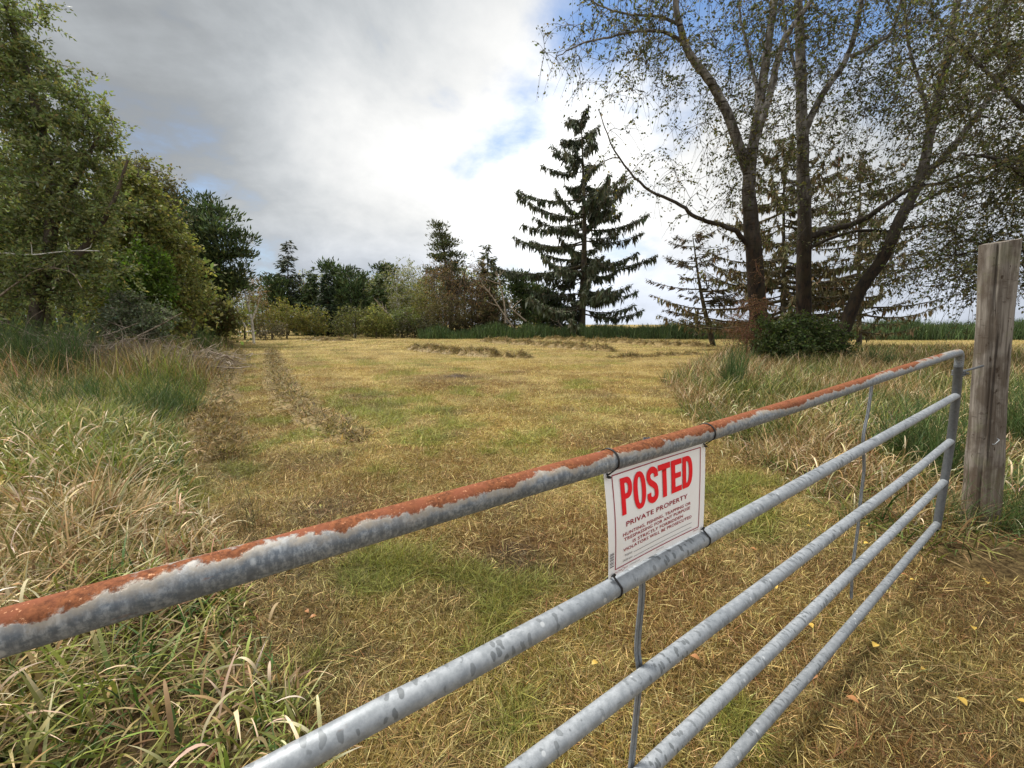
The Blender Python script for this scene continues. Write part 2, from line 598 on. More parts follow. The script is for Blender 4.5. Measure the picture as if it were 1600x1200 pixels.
def tall(name, inside, bands, pal):
    g = Geo()
    for n, y0, y1, h0, h1, w0, seg, lean in bands:
        x, y = scatter(n, y0, y1, 1.5, 1.0)
        d = inside(x, y)
        ok = d > .02 * np.clip(y, 1, 6)
        x, y, d = x[ok], y[ok], d[ok]
        # tussocks: bunch the roots
        cl = fbm(x * 1.7, y * 1.7, 2, 77)
        k = rng.random(len(x)) < sstep(.28, .5, cl) * .75 + .25
        x, y, d, cl = x[k], y[k], d[k], cl[k]
        n = len(x)
        cols, tips = pal(x, y, n)
        flat = rng.random(n) < np.where(y < 3, .42, .25)
        brn = pick(n, [DRY * .6, DRY, RED * .7], [.5, .25, .25])
        cols = np.where(flat[:, None], brn, cols)
        tips = np.where(flat[:, None], brn * 1.3, tips)
        edge = sstep(0, .9 if inside is left_d else .35, d)
        h = (h0 + (h1 - h0) * rng.random(n)) * (.45 + .55 * edge) * (.6 + .7 * cl)
        base_az = fbm(x * .7, y * .7, 2, 55) * 9.0
        az = base_az + rng.normal(size=n) * 1.7
        th0 = np.abs(rng.normal(size=n)) * .35 + lean * rng.random(n) * .7
        th1 = (.5 + lean * 1.4 * rng.random(n)) * (.3 + rng.random(n) * 1.2)
        th0 = np.where(flat, 1.05 + .45 * rng.random(n), th0)
        h = np.where(flat, h * .8, h)
        wd = w0 * (.35 + 1.1 * rng.random(n) ** 1.6)
        blades(g, np.stack([x, y, gz(x, y)], -1), h, wd, th0, th1, az, jit(cols, .25), seg, jit(tips, .22))
    o = g.build(name, GRASS)
    o['kind'] = 'stuff'
    return o


def pal_left(x, y, n):
    m = fbm(x * .8, y * .8, 3, 61)
    dryish = sstep(.44, .70, m + .24 * sstep(8.5, 10, y) - .10 * sstep(2.0, 4.0, y) + .06 * sstep(2.2, 1.3, y))
    a = pick(n, [DRY, PALE, OLIVE, RED], [.42, .16, .34, .08])
    b = pick(n, [LGREEN, OLIVE, DGREEN, DRY], [.55, .2, .25, .08])
    c = np.where((rng.random(n) < dryish)[:, None], a, b)
    tips = np.where((rng.random(n) < .30)[:, None], pick(n, [PALE, DRY], [.6, .4]), c)
    return c, tips


def pal_right(x, y, n):
    m = fbm(x * .9, y * .9, 3, 63)
    dryish = sstep(.46, .72, m + .12 * sstep(7, 10, y))
    a = pick(n, [DRY, PALE, RED, OLIVE], [.5, .16, .16, .2])
    b = pick(n, [DGREEN, LGREEN, OLIVE], [.5, .28, .25])
    c = np.where((rng.random(n) < dryish)[:, None], a, b)
    tips = np.where((rng.random(n) < .45)[:, None], pick(n, [PALE, DRY], [.4, .6]), c)
    return c * .9, tips * .9


tall('tall_grass', left_d, [(75000, 1.0, 2.8, .20, .50, .011, 7, 1.2), (85000, 2.4, 5.5, .25, .58, .013, 6, .95), (60000, 5.2, 9.5, .26, .55, .011, 4, .6),
                            (80000, 9, 18, .50, 1.20, .016, 3, .32), (40000, 17, 42, .4, .8, .04, 2, .25)], pal_left)
tall('tall_grass', right_d, [(34000, 2.4, 4.6, .18, .45, .009, 6, .9), (60000, 4.2, 8.5, .22, .55, .010, 5, .6), (70000, 8, 16, .28, .65, .014, 4, .45), (50000, 15, 25, .28, .6, .026, 3, .35)], pal_right)




def curled(name, inside, n, y0, y1, h0, h1, w0, x0=-99, x1=99):
    x, y = scatter(n, y0, y1, 1.3, .6)
    d = inside(x, y)
    k = (d > -.02) & (x > x0) & (x < x1) & (rng.random(n) < sstep(.40, .62, fbm(x * 1.6 + 30, y * 1.6, 3, 88)))
    x, y = x[k], y[k]
    n = len(x)
    g = Geo()
    h = h0 + (h1 - h0) * rng.random(n)
    cols = pick(n, [PALE * 1.05, DRY * 1.1, np.array([.60, .50, .33])], [.45, .35, .2])
    z = gz(x, y) + .30 * rng.random(n) * np.clip(inside(x, y) * 2, 0, 1)
    blades(g, np.stack([x, y, z], -1), h, w0 * (.5 + .9 * rng.random(n)), .1 + .6 * rng.random(n), 1.0 + 1.7 * rng.random(n), rng.random(n) * 6.283, jit(cols, .25), 8, None, .6)
    o = g.build(name, GRASS)
    o['kind'] = 'stuff'


curled('bleached_grass', left_d, 6500, 1.1, 5.2, .12, .30, .013)
curled('bleached_grass', right_d, 8000, 2.6, 7.5, .10, .24, .010)

# ------------------------------------------------------------------ cut-grass windrows and heap
def cuttings(name, label, pxs, half, hgt, n, blade_w, blade_h, group=None, cat='windrow', colr=(.23, .165, .066)):
    P = spline([G(*p) for p in pxs], 60)
    base = P[len(P) // 2].copy()
    base[2] = 0
    g = Geo()
    seg = np.concatenate([[0], np.cumsum(np.linalg.norm(np.diff(P, axis=0), axis=1))])
    # the packed core: a lumpy ridge
    m, k = 120, 9
    u = np.linspace(0, seg[-1], m)
    c = np.stack([np.interp(u, seg, P[:, a]) for a in (0, 1)], -1)
    tn = unit(np.gradient(c, axis=0))
    nr = np.stack([-tn[:, 1], tn[:, 0]], -1)
    lump = .15 + 1.3 * sstep(.35, .65, fbm(u * 1.9 / max(half, .2), u * 0 + half * 7, 3, int(half * 100)))
    lump *= np.clip(np.minimum(u, seg[-1] - u) / (half * 2), 0, 1) ** .5
    s = np.linspace(-1, 1, k)
    xy = c[:, None] + nr[:, None] * (s[None, :, None] * half * (.6 + .5 * lump[:, None, None]))
    prof = (1 - s[None] ** 2) * hgt * .80 * lump[:, None] * (.6 + .8 * fbm(xy[..., 0] * 4, xy[..., 1] * 4, 3, 5))
    z = gz(xy[..., 0], xy[..., 1]) + prof - .015
    v = np.concatenate([xy, z[..., None]], -1)
    ii = np.arange(m - 1)[:, None] * k
    jj = np.arange(k - 1)[None]
    cc = np.array(colr) * (.8 + .7 * fbm(xy[..., 0] * 6, xy[..., 1] * 6, 3, 8))[..., None]
    g.add(v.reshape(-1, 3), quads=np.stack([ii + jj, ii + jj + 1, ii + k + jj + 1, ii + k + jj], -1).reshape(-1, 4), col=cc.reshape(-1, 3))
    # loose strands
    q = rng.random(n) * seg[-1]
    lm = np.interp(q, u, lump)
    ok = rng.random(n) < lm * .5 + .5
    q, lm = q[ok], lm[ok]
    n = len(q)
    ss = np.clip(rng.normal(size=n) * .48, -1.3, 1.3)
    x = np.interp(q, u, c[:, 0]) + np.interp(q, u, nr[:, 0]) * ss * half * (.6 + .5 * lm)
    y = np.interp(q, u, c[:, 1]) + np.interp(q, u, nr[:, 1]) * ss * half * (.6 + .5 * lm)
    zz = gz(x, y) + np.maximum(1 - ss ** 2, 0) * hgt * (.80 + .12 * rng.random(n)) * lm * (.6 + .8 * fbm(x * 4, y * 4, 3, 5)) - .004
    cols = pick(n, [np.array(colr), np.array(colr) * .6, np.array(colr) * 1.5, OLIVE * .8], [.38, .27, .22, .13])
    blades(g, np.stack([x, y, zz], -1), blade_h * (.5 + rng.random(n)), blade_w * (.6 + .8 * rng.random(n)), np.where(rng.random(n) < (.35 if cat == 'grass heap' else .12), .3 + .7 * rng.random(n), 1.0 + .5 * rng.random(n)), rng.random(n) * .6, rng.random(n) * 6.283, jit(cols, .38), 2)
    return tag(g.build(name, GRASS, origin=base), label, cat, group)


WG = 'rows of cut grass lying on the mown field'
cuttings('windrow', 'brown row of cut grass running along the left side of the mown field', [(424, 548), (430, 572), (442, 605), (470, 638), (515, 662), (560, 692)], .36, .08, 20000, .014, .13, WG)
cuttings('windrow', 'lumpy row of cut grass nearest the middle of the field', [(640, 545), (690, 550), (750, 556), (830, 559)], .55, .26, 8000, .022, .25, WG)
cuttings('windrow', 'row of cut grass in front of the lone spruce', [(752, 534), (830, 539), (900, 545), (960, 550)], .6, .28, 7000, .028, .3, WG)
cuttings('windrow', 'farthest long row of cut grass reaching right towards the birch trees', [(830, 530), (930, 534), (1030, 539), (1110, 543)], .6, .26, 7000, .028, .3, WG)
cuttings('windrow', 'faint row of cut grass ending beside the green broom at the birches', [(950, 559), (1020, 557), (1100, 553)], .4, .12, 4000, .02, .22, WG)
cuttings('windrow', 'short thin row of cut grass before the yellow shrubs', [(478, 531), (510, 532), (548, 533)], .7, .22, 3000, .03, .3, WG)
cuttings('grass_heap', 'dark heap of cut grass piled at the edge of the left verge', [(322, 640), (336, 660), (342, 685), (350, 722)], .36, .17, 16000, .008, .09, None, 'grass heap', (.24, .17, .068))
cuttings('windrow', 'rough brown band of cuttings along the foot of the left verge', [(376, 548), (368, 565), (352, 600), (345, 640)], .3, .14, 13000, .013, .13, WG)
cuttings('soil_mound', 'low bare brown mole mound in the middle of the mown grass', [(695, 589), (712, 588), (730, 588)], .35, .08, 700, .008, .06, None, 'mound', (.10, .068, .048))


# ------------------------------------------------------------------ gate
fitd = np.array([960.0 / F, -121.0 / F, 1.0])
fitd /= np.linalg.norm(fitd)


def c2w(v):                            # camera axes (x right, y down, z ahead) to world
    return np.array([v[0], v[2] * cP - v[1] * sP, -v[1] * cP - v[2] * sP])


gd = c2w(fitd)                         # along the rails, away from the camera
down = np.array([0, 0, -1.0])
gu = unit(down - (down @ gd) * gd)     # down the gate
gn = np.cross(gd, gu)                  # through the gate
if gn[1] < 0:
    gn = -gn                           # to the field side
camp = np.array([0, 0, H])


def gp_raw(px, py):
    r = ray(px, py)
    return r / (gn @ r)


gs = 1.626 / ((gp_raw(1490, 686) - gp_raw(1010, 1044)) @ gd / 2)
GO = gp_raw(1500, 553) * gs + camp


def gate(a, b, off=0.0):               # a metres along the rails, b metres down, off towards the field
    return GO + gd * a + gu * b + gn * off


def gpx(px, py, off=0.0):              # a point on the gate plane from the photo
    return gp_raw(px, py) * gs + camp + gn * off


def gab(px, py):
    q = gp_raw(px, py) * gs + camp - GO
    return q @ gd, q @ gu


def galv(name, rust=0.0, spots=1.0, dark=1.0):
    m, t, p = new_mat(name)
    at_ = t.add('ShaderNodeAttribute', attribute_name='Col').outputs['Color']
    s = t.add('ShaderNodeSeparateColor')
    t.l.new(at_, s.inputs[0])
    up, along = s.outputs[0], s.outputs[2]
    co = t.add('ShaderNodeTexCoord').outputs['Object']
    sp = t.noise(co, 150 if rust else 60, 4, .7)
    c = t.mix(t.ramp(sp, .34, .66), (.13, .155, .185) if rust else (.235 * dark, .255 * dark, .275 * dark), (.33 * dark, .352 * dark, .375 * dark))
    c = t.mix(t.ramp(t.noise(co, 5, 4, .6), .45, .75), c, t.mix(1.0, c, (.72, .74, .76), 'MULTIPLY'))
    cy = t.add('ShaderNodeCombineXYZ')
    t.put(cy.inputs[0], along)
    t.put(cy.inputs[1], t.math('MULTIPLY', up, .035))
    t.put(cy.inputs[2], t.math('MULTIPLY', s.outputs[1], .035))
    cyl = cy.outputs[0]
    if spots > 0:                      # dull drip marks across the tube
        big = t.ramp(t.noise(cyl, 3.0, 2), .35, .6, .45, 1.0)
        vo = t.add('ShaderNodeTexVoronoi')
        t.put(vo.inputs['Vector'], t.vmath('ADD', t.scale(cyl, (1.0, .55, .55)), t.vmath('SCALE', t.noise(co, 50, 2, .5, out=1), .012)))
        vo.inputs['Scale'].default_value = 62
        m1 = t.ramp(vo.outputs['Distance'], .34, .28)
        keep = t.ramp(t.noise(cyl, 26, 2), .41, .45)
        top = t.ramp(up, .25, .50)
        mk = t.math('MULTIPLY', t.math('MULTIPLY', m1, keep), t.math('MULTIPLY', top, big))
        c = t.mix(t.math('MULTIPLY', mk, .75 * spots), c, (.085, .095, .10))
        wsp = t.add('ShaderNodeTexVoronoi')
        t.put(wsp.inputs['Vector'], cyl)
        wsp.inputs['Scale'].default_value = 28
        c = t.mix(t.math('MULTIPLY', t.ramp(wsp.outputs['Distance'], .16, .1), .5), c, (.62, .64, .65))
        rs = t.math('MULTIPLY', t.ramp(t.noise(t.scale(cyl, (1, 3, 3)), 24, 5, .7), .62, .7), t.ramp(t.noise(cyl, 1.4, 2), .5, .65))
        c = t.mix(t.math('MULTIPLY', rs, .55), c, (.20, .105, .07))
    rough = t.math('ADD', .42, t.math('MULTIPLY', sp, .2))
    p.inputs['Metallic'].default_value = .35
    met = .35
    if rust > 0:
        edge = t.math('ADD', t.math('MULTIPLY', t.math('SUBTRACT', t.noise(t.scale(cyl, (1, 1.2, 1.2)), 13, 6, .65), .5), 1.05), t.math('MULTIPLY', t.math('SUBTRACT', t.noise(cyl, 2.3, 2), .5), .7))
        hh = t.math('ADD', up, edge)
        farend = t.ramp(along, 3.0, 4.4, 0.0, .20)
        hh = t.math('SUBTRACT', t.math('SUBTRACT', hh, farend), t.ramp(along, 1.9, .8, 0.0, .10))
        st = t.noise(t.scale(cyl, (1, .35, .35)), 110, 4, .7)
        c = t.mix(t.math('MULTIPLY', t.ramp(st, .46, .62), .7), c, (.10, .115, .135))
        fade = t.math('MULTIPLY', t.ramp(hh, .50, .74), t.ramp(t.noise(co, 45, 4, .65), .30, .60, .35, 1.0))
        c = t.mix(t.math('MULTIPLY', fade, .8), c, (.30, .255, .195))
        rn = t.noise(co, 130, 5, .75)
        rc = t.mix(t.ramp(rn, .32, .68), (.085, .033, .018), (.25, .094, .042))
        rc = t.mix(t.ramp(t.noise(co, 16, 4, .6), .42, .66), rc, (.20, .07, .038))
        rc = t.mix(t.ramp(t.noise(co, 210, 3, .7), .62, .7), rc, (.52, .27, .15))
        mk = t.ramp(t.math('ADD', hh, t.math('MULTIPLY', t.math('SUBTRACT', t.noise(co, 75, 5, .7), .5), .22)), .745, .815)
        c = t.mix(mk, c, rc)
        t.put(p.inputs['Metallic'], t.math('MULTIPLY', t.math('SUBTRACT', 1.0, t.ramp(hh, .55, .68)), .35))
        rough = t.math('ADD', rough, t.math('MULTIPLY', mk, .35))
        bp = t.add('ShaderNodeBump')
        bp.inputs['Strength'].default_value = .5
        bp.inputs['Distance'].default_value = .002
        t.put(bp.inputs['Height'], t.math('ADD', t.math('MULTIPLY', mk, t.math('ADD', .5, rn)), t.math('MULTIPLY', sp, .3)))
        t.l.new(bp.outputs[0], p.inputs['Normal'])
    if rust > 0:
        t.put(p.inputs['Specular IOR Level'], t.math('SUBTRACT', .5, t.math('MULTIPLY', mk, .42)))
    t.put(p.inputs['Base Color'], c)
    t.put(p.inputs['Roughness'], rough)
    return m


STAYM = galv('stay_strip', 0, 0, .72)
RUSTY, GALV, GALV_OLD = galv('rusty_galvanised_tube', 1.0, 0.6), galv('galvanised_tube', 0, 1.0), galv('weathered_galvanised_tube', 0, 1.0, .8)
STEEL = galv('shaded_steel', 0, 0, .36)  # colour darkened to carry the shade on the end upright

L_END = -4.88
gt = thing('metal_gate', 'galvanised five rail tube farm gate with a rusty top rail across the field entrance', 'gate', gate(-2.4, 1.32))
GB = gate(-2.4, 1.32)
uaE, ubE = gab(1490.6, 686)
up_line = [(0.005, .0), (.085, .30), (.14, .60), (.115, .88), (.10, 1.18)]   # where each rail meets the end upright


def rail(pts, r, mat, label=None, n=90):
    g = Geo()
    P = spline([gate(*q) for q in pts], n)
    tube(g, P, r, 28, polar=True)
    o = g.build('rail', mat, gt, GB, True)
    if label:
        o['label'] = label
    return o


rail([(L_END, .004), (-4.02, .006), (-3.44, .011), (-2.86, .017), (-2.2, .013), (-1.5, .003), (-.6, -.008), (-.12, -.012), (-.035, -.004), (.0, .03), (.012, .08)], .0224, RUSTY, 'rusty top rail', 120)
rail([(L_END, .303), (-3.78, .304), (-3.47, .309), (-2.56, .306), (-1.2, .293), (.075, .278)], .0201, GALV)
rail([(L_END, .595), (-3.12, .597), (-2.5, .602), (-1.6, .607), (-.9, .612), (.135, .594)], .0201, GALV)
rail([(L_END, .885), (-2.98, .885), (-2.3, .891), (-1.4, .888), (.11, .878)], .0201, GALV)
rail([(L_END, 1.18), (-2.62, 1.18), (-1.66, 1.196), (.10, 1.18)], .0196, GALV_OLD, 'weathered bottom rail')
g = Geo()
tube(g, spline([gate(.012, .08), gate(.075, .28), gate(.125, .6), gate(.115, .88), gate(.10, 1.18), gate(.095, 1.22)], 30), .0225, 20, polar=True)
g.build('end_upright', STEEL, gt, GB, True)
g = Geo()
tube(g, spline([gate(L_END, -.01), gate(L_END, .6), gate(L_END, 1.2)], 20), .0225, 20, polar=True)
g.build('end_upright', STEEL, gt, GB, True)


def stay(ab, gap=.0035, wd=.0085):
    """folded strip: two flanges either side of a dark groove, woven behind the rails"""
    P = spline([gate(a, b, .027) for a, b in ab], 50)
    g = Geo()
    tn = unit(np.gradient(P, axis=0))
    sd_ = unit(np.cross(tn, gn))
    for o0, o1, dep in [(-gap / 2 - wd, -gap / 2, 0), (gap / 2, gap / 2 + wd, 0), (-gap / 2 - .001, gap / 2 + .001, .006)]:
        a = P + sd_ * o0 + gn * (dep - .004)
        b = P + sd_ * o1 + gn * (dep - .004)
        c, d = b + gn * .004, a + gn * .004
        v = np.stack([a, b, c, d], 1).reshape(-1, 3)
        k = np.arange(len(P) - 1)[:, None] * 4
        jx = np.arange(4)[None]
        jn = (jx + 1) % 4
        g.add(v, quads=np.stack([k + jx, k + jn, k + 4 + jn, k + 4 + jx], -1).reshape(-1, 4), col=(.4, .5, .3))
    return g.build('stay', STAYM, gt, GB)


ns = [gab(*q) for q in [(1017, 905), (1016, 945), (1009, 1022), (1012, 1070), (1002, 1180)]]
dx = ns[-1][0]
stay([(ns[0][0] + .0, 0.0), (ns[0][0], .15)] + ns + [(dx - .01, .95), (dx + .0, 1.19)])
stay([gab(*q) for q in [(1376, 592), (1375, 603), (1369, 645), (1361, 688), (1362, 735), (1357, 780), (1352, 830), (1344, 888), (1341, 940)]], .0022, .006)
stay([(L_END + .02 + 1.3 - 1.0, 0), (L_END + .32, .6), (L_END + .31, 1.19)])

# hinge: collar on the upright and an eye bolt into the post
g = Geo()
hc = gate(.045, .125)
ax = unit(gate(.06, .2) - gate(.03, .05))
side = unit(np.cross(ax, gn))
th = np.linspace(0, 2 * math.pi, 25)
for zoff in (-.012, 0, .012):
    tube(g, np.array([hc + ax * zoff + .027 * (math.cos(q) * side + math.sin(q) * gn) for q in th]), .0062, 8, polar=False, col=(.4, .5, .2))
tube(g, np.array([hc + gd * .025, hc + gd * .06, hc + gd * .085 + gn * .01]), .008, 10, col=(.4, .5, .2))
tube(g, np.array([hc - gd * .0 - gn * .03, hc - gn * .045]), .009, 6, col=(.4, .5, .2))
g.build('hinge_collar', STEEL, gt, GB, True)

# ------------------------------------------------------------------ wooden post
pY = 2.86
pb = at(1528, 850, pY)
ptp = at(1563, 378, pY + .03)
pdir = unit(ptp - pb)
pb0 = pb - pdir * (pb[2] + .25) / pdir[2] if pdir[2] else pb
post_L = np.linalg.norm(ptp - pb0)
wm, t, p = new_mat('weathered_wood')
co = t.add('ShaderNodeTexCoord').outputs['Object']
fine = t.noise(t.scale(co, (55, 55, 1.8)), 1.0, 8, .65, .6)
blot = t.noise(t.scale(co, (9, 9, 4.5)), 1.0, 5, .6)
cr = t.noise(t.scale(co, (24, 24, .9)), 1.0, 3, .5, .5)
c = t.mix(t.ramp(fine, .34, .66), (.105, .09, .077), (.255, .23, .20))
c = t.mix(t.math('MULTIPLY', t.ramp(blot, .42, .60), .75), c, (.078, .060, .045))
c = t.mix(t.ramp(t.noise(t.scale(co, (30, 30, 14)), 1.0, 4, .6), .63, .69), c, (.055, .04, .03))
c = t.mix(t.math('MULTIPLY', t.ramp(t.noise(t.scale(co, (16, 16, 60)), 1.0, 3, .5), .66, .70), .6), c, (.06, .045, .035))
c = t.mix(t.math('MULTIPLY', t.ramp(cr, .66, .69), .8), c, (.03, .024, .02))
sz = t.add('ShaderNodeSeparateXYZ')
t.l.new(co, sz.inputs[0])
c = t.mix(t.math('MULTIPLY', t.ramp(sz.outputs[2], .95, .25), .45), c, (.15, .085, .045))
c = t.mix(t.math('MULTIPLY', t.ramp(t.noise(co, 7, 4), .55, .68), .25), c, (.16, .17, .09))
t.put(p.inputs['Base Color'], c)
p.inputs['Roughness'].default_value = .9
p.inputs['Specular IOR Level'].default_value = .15
bp = t.add('ShaderNodeBump')
bp.inputs['Strength'].default_value = .8
bp.inputs['Distance'].default_value = .008
t.put(bp.inputs['Height'], t.math('SUBTRACT', fine, t.math('MULTIPLY', t.ramp(cr, .64, .69), .7)))
t.l.new(bp.outputs[0], p.inputs['Normal'])

post = thing('gate_post', 'tall weathered round wooden post the metal gate hangs from', 'gate post', pb0)
z_ = pdir
x_ = unit(np.cross(np.array([0, 1.0, 0]), z_))
y_ = np.cross(z_, x_)
post.matrix_world = Matrix(((x_[0], y_[0], z_[0], pb0[0]), (x_[1], y_[1], z_[1], pb0[1]), (x_[2], y_[2], z_[2], pb0[2]), (0, 0, 0, 1)))
g = Geo()
nS, nR = 72, 60
zz = np.linspace(0, post_L, nR)
th = np.arange(nS) * 2 * math.pi / nS
TH, Zg = np.meshgrid(th, zz)
R_ = .098 + .008 * np.sin(TH * 2 + 1.0) + .005 * (fbm(TH * 1.2 + 3, Zg * 2.2, 3, 70) - .5) * 2 + .006 * np.sin(Zg * 2.4 + 1)
R_ += .004 * np.exp(-((Zg - post_L * .35) / .12) ** 2)
for a0, dpt, wdt, wob in [(-1.75, .005, .02, .06), (-.9, .008, .03, .1), (-2.5, .022, .04, .03), (.3, .012, .04, .08)]:
    ang = (TH - a0 - wob * np.sin(Zg * 3 + a0) + math.pi) % (2 * math.pi) - math.pi
    R_ -= dpt * np.exp(-(ang / wdt) ** 2) * sstep(.1, .5, fbm(Zg * 1.3 + a0 * 3, Zg * 0, 2, 71) + .2)
topz = Zg + (Zg > post_L - 1e-6) * (.012 * np.cos(TH - .4) + .006 * (fbm(TH * 2, TH * 0, 2, 4) - .5))
v = np.stack([R_ * np.cos(TH), R_ * np.sin(TH), topz], -1)
ii = np.arange(nR - 1)[:, None] * nS
jj = np.arange(nS)[None]
kk = (jj + 1) % nS
g.add(v.reshape(-1, 3), quads=np.stack([ii + jj, ii + kk, ii + nS + kk, ii + nS + jj], -1).reshape(-1, 4))
topv = np.vstack([v[-1], [[0, 0, post_L]]])
g.add(topv, tris=[[m_, (m_ + 1) % nS, nS] for m_ in range(nS)])
o = g.build('post_body', wm, post, (0, 0, 0), True)
for poly in o.data.polygons:
    if len(poly.vertices) == 3:
        poly.use_smooth = False


def on_post(px, py, out=.004):         # a point on the post's near side, in post coordinates
    r = ray(px, py)
    best = None
    for s in np.linspace(2.2, 3.4, 600):
        q = camp + r * s - pb0
        l = np.array([q @ x_, q @ y_, q @ z_])
        if np.hypot(l[0], l[1]) < .098:
            best = l
            break
    if best is None:
        q = camp + r * (pY - .05) - pb0
        best = np.array([q @ x_, q @ y_, q @ z_])
    a = math.atan2(best[1], best[0])
    return best, a


bl, a = on_post(1555, 690)
g = Geo()
rad = np.array([math.cos(a), math.sin(a), 0])
tg = np.array([-math.sin(a), math.cos(a), 0])
tube(g, np.array([bl - rad * .01 + tg * .014 + [0, 0, .02], bl + rad * .016 + tg * .012 + [0, 0, .016], bl + rad * .018 - tg * .010 - [0, 0, .016], bl - rad * .01 - tg * .014 - [0, 0, .02]]), .0028, 8, col=(.9, .5, .2))
g.build('fence_staple', GALV, post, (0, 0, 0), True)
bl, a = on_post(1509, 582)
g = Geo()
hl = np.array([(hc + gd * .07 - pb0) @ k for k in (x_, y_, z_)])
tube(g, np.array([hl, hl * .6 + np.array([0, 0, hl[2]]) * .4, np.array([hl[0] * .3, hl[1] * .3, hl[2] + .002])]), .0075, 10, col=(.4, .5, .2))
g.build('hinge_pin', STEEL, post, (0, 0, 0), True)

# ------------------------------------------------------------------ sign
sTL, sTR, sBR, sBL = [np.array(gab(*q)) for q in [(943, 737), (1102, 688.5), (1098.7, 828.5), (951, 905.5)]]
SW = np.linalg.norm(sTR - sTL)
SH = (np.linalg.norm(sBL - sTL) + np.linalg.norm(sBR - sTR)) / 2


def sgn(u, v, off=0.0):                # u,v in 0..1 from the top left corner
    u, v = np.asarray(u, float), np.asarray(v, float)
    ab = (sTL[None] * ((1 - u) * (1 - v))[:, None] + sTR[None] * (u * (1 - v))[:, None] + sBR[None] * (u * v)[:, None] + sBL[None] * ((1 - u) * v)[:, None])
    ab[:, 0] += -.004 * np.sin(v * math.pi) * (1 - u) + .001 * np.sin(v * math.pi) * u
    bow = .010 * np.sin(math.pi * v) * (.55 + .45 * np.cos(u * 3.0)) - .003 * np.sin(math.pi * u)
    return GO + gd * ab[:, :1] + gu * ab[:, 1:] - gn * (bow[:, None] + off)


pm, t, p = new_mat('white_plastic_sheet')
p.inputs['Base Color'].default_value = (.78, .78, .79, 1)
co = t.add('ShaderNodeTexCoord').outputs['Object']
t.put(p.inputs['Base Color'], t.mix(t.math('MULTIPLY', t.ramp(t.noise(co, 22, 6, .7), .5, .75), .25), (.86, .86, .87), (.72, .71, .69)))
p.inputs['Roughness'].default_value = .4


def flat_mat(name, c, r=.45):
    m, t, p = new_mat(name)
    co = t.add('ShaderNodeTexCoord').outputs['Object']
    t.put(p.inputs['Base Color'], t.mix(t.noise(co, 90, 3), c, tuple(k * .88 for k in c)))
    p.inputs['Roughness'].default_value = r
    return m


RED_INK, MAROON, GREY_INK = flat_mat('red_ink', (.86, .004, .02)), flat_mat('maroon_ink', (.34, .012, .035)), flat_mat('grey_ink', (.16, .15, .16))
BLACK = flat_mat('black_nylon', (.012, .012, .013), .45)
SO = sgn([.5], [.5])[0]
sg = thing('warning_sign', 'white plastic POSTED private property sign in red print tied to the gate', 'sign', SO)
g = Geo()
nu, nv = 41, 31
U, V = np.meshgrid(np.linspace(0, 1, nu), np.linspace(0, 1, nv))
f = sgn(U.ravel(), V.ravel(), 0)
b = sgn(U.ravel(), V.ravel(), -.0012)
ii = np.arange(nv - 1)[:, None] * nu
jj = np.arange(nu - 1)[None]
q = np.stack([ii + jj, ii + jj + 1, ii + nu + jj + 1, ii + nu + jj], -1).reshape(-1, 4)
N = nu * nv
g.add(np.vstack([f, b]), quads=np.vstack([q[:, ::-1], q + N]))
rim = np.concatenate([np.arange(nu), np.arange(1, nv) * nu + nu - 1, (nv - 1) * nu + np.arange(nu - 2, -1, -1), np.arange(nv - 2, 0, -1) * nu])
rn = np.roll(rim, -1)
g.add(np.vstack([f, b]), quads=np.stack([rim, rn, rn + N, rim + N], -1))
g.build('sign_panel', pm, sg, SO, True)


def strip_uv(g, pts, wd):              # a printed line on the sign, wd in metres
    pts = np.array(pts, float)
    P = []
    for a, b in zip(pts[:-1], pts[1:]):
        for s in np.linspace(0, 1, 24):
            P.append(a + (b - a) * s)
    P = np.array(P)
    for k in range(len(P) - 1):
        d = (P[k + 1] - P[k]) * np.array([SW, SH])
        l = np.hypot(*d)
        if l < 1e-7:
            continue
        nr = np.array([-d[1], d[0]]) / l * wd / 2 / np.array([SW, SH])
        v = np.array([P[k] - nr, P[k] + nr, P[k + 1] + nr, P[k + 1] - nr])
        g.add(sgn(v[:, 0], v[:, 1], .0010), quads=[[0, 1, 2, 3]])


g = Geo()
e = .0022 / 2
for pts in ([(.060, .055), (.94, .055)], [(.94, .055), (.935, .93)], [(.935, .93), (.056, .93)], [(.056, .93), (.060, .055)]):
    strip_uv(g, pts, .0024)
g.build('border_line', MAROON, sg, SO)
g = Geo()
strip_uv(g, [(.225, .842), (.85, .842)], .0011)
strip_uv(g, [(.228, .893), (.85, .893)], .0011)
g.build('blank_line', GREY_INK, sg, SO)
g = Geo()
for k, (v0, wv) in enumerate([(.745, .006), (.758, .012), (.774, .005), (.785, .010), (.80, .005), (.812, .011), (.83, .005), (.845, .010), (.86, .006), (.88, .014)]):
    strip_uv(g, [(.006, v0), (.042, v0)], wv * SH * .8)
g.build('barcode', GREY_INK, sg, SO)


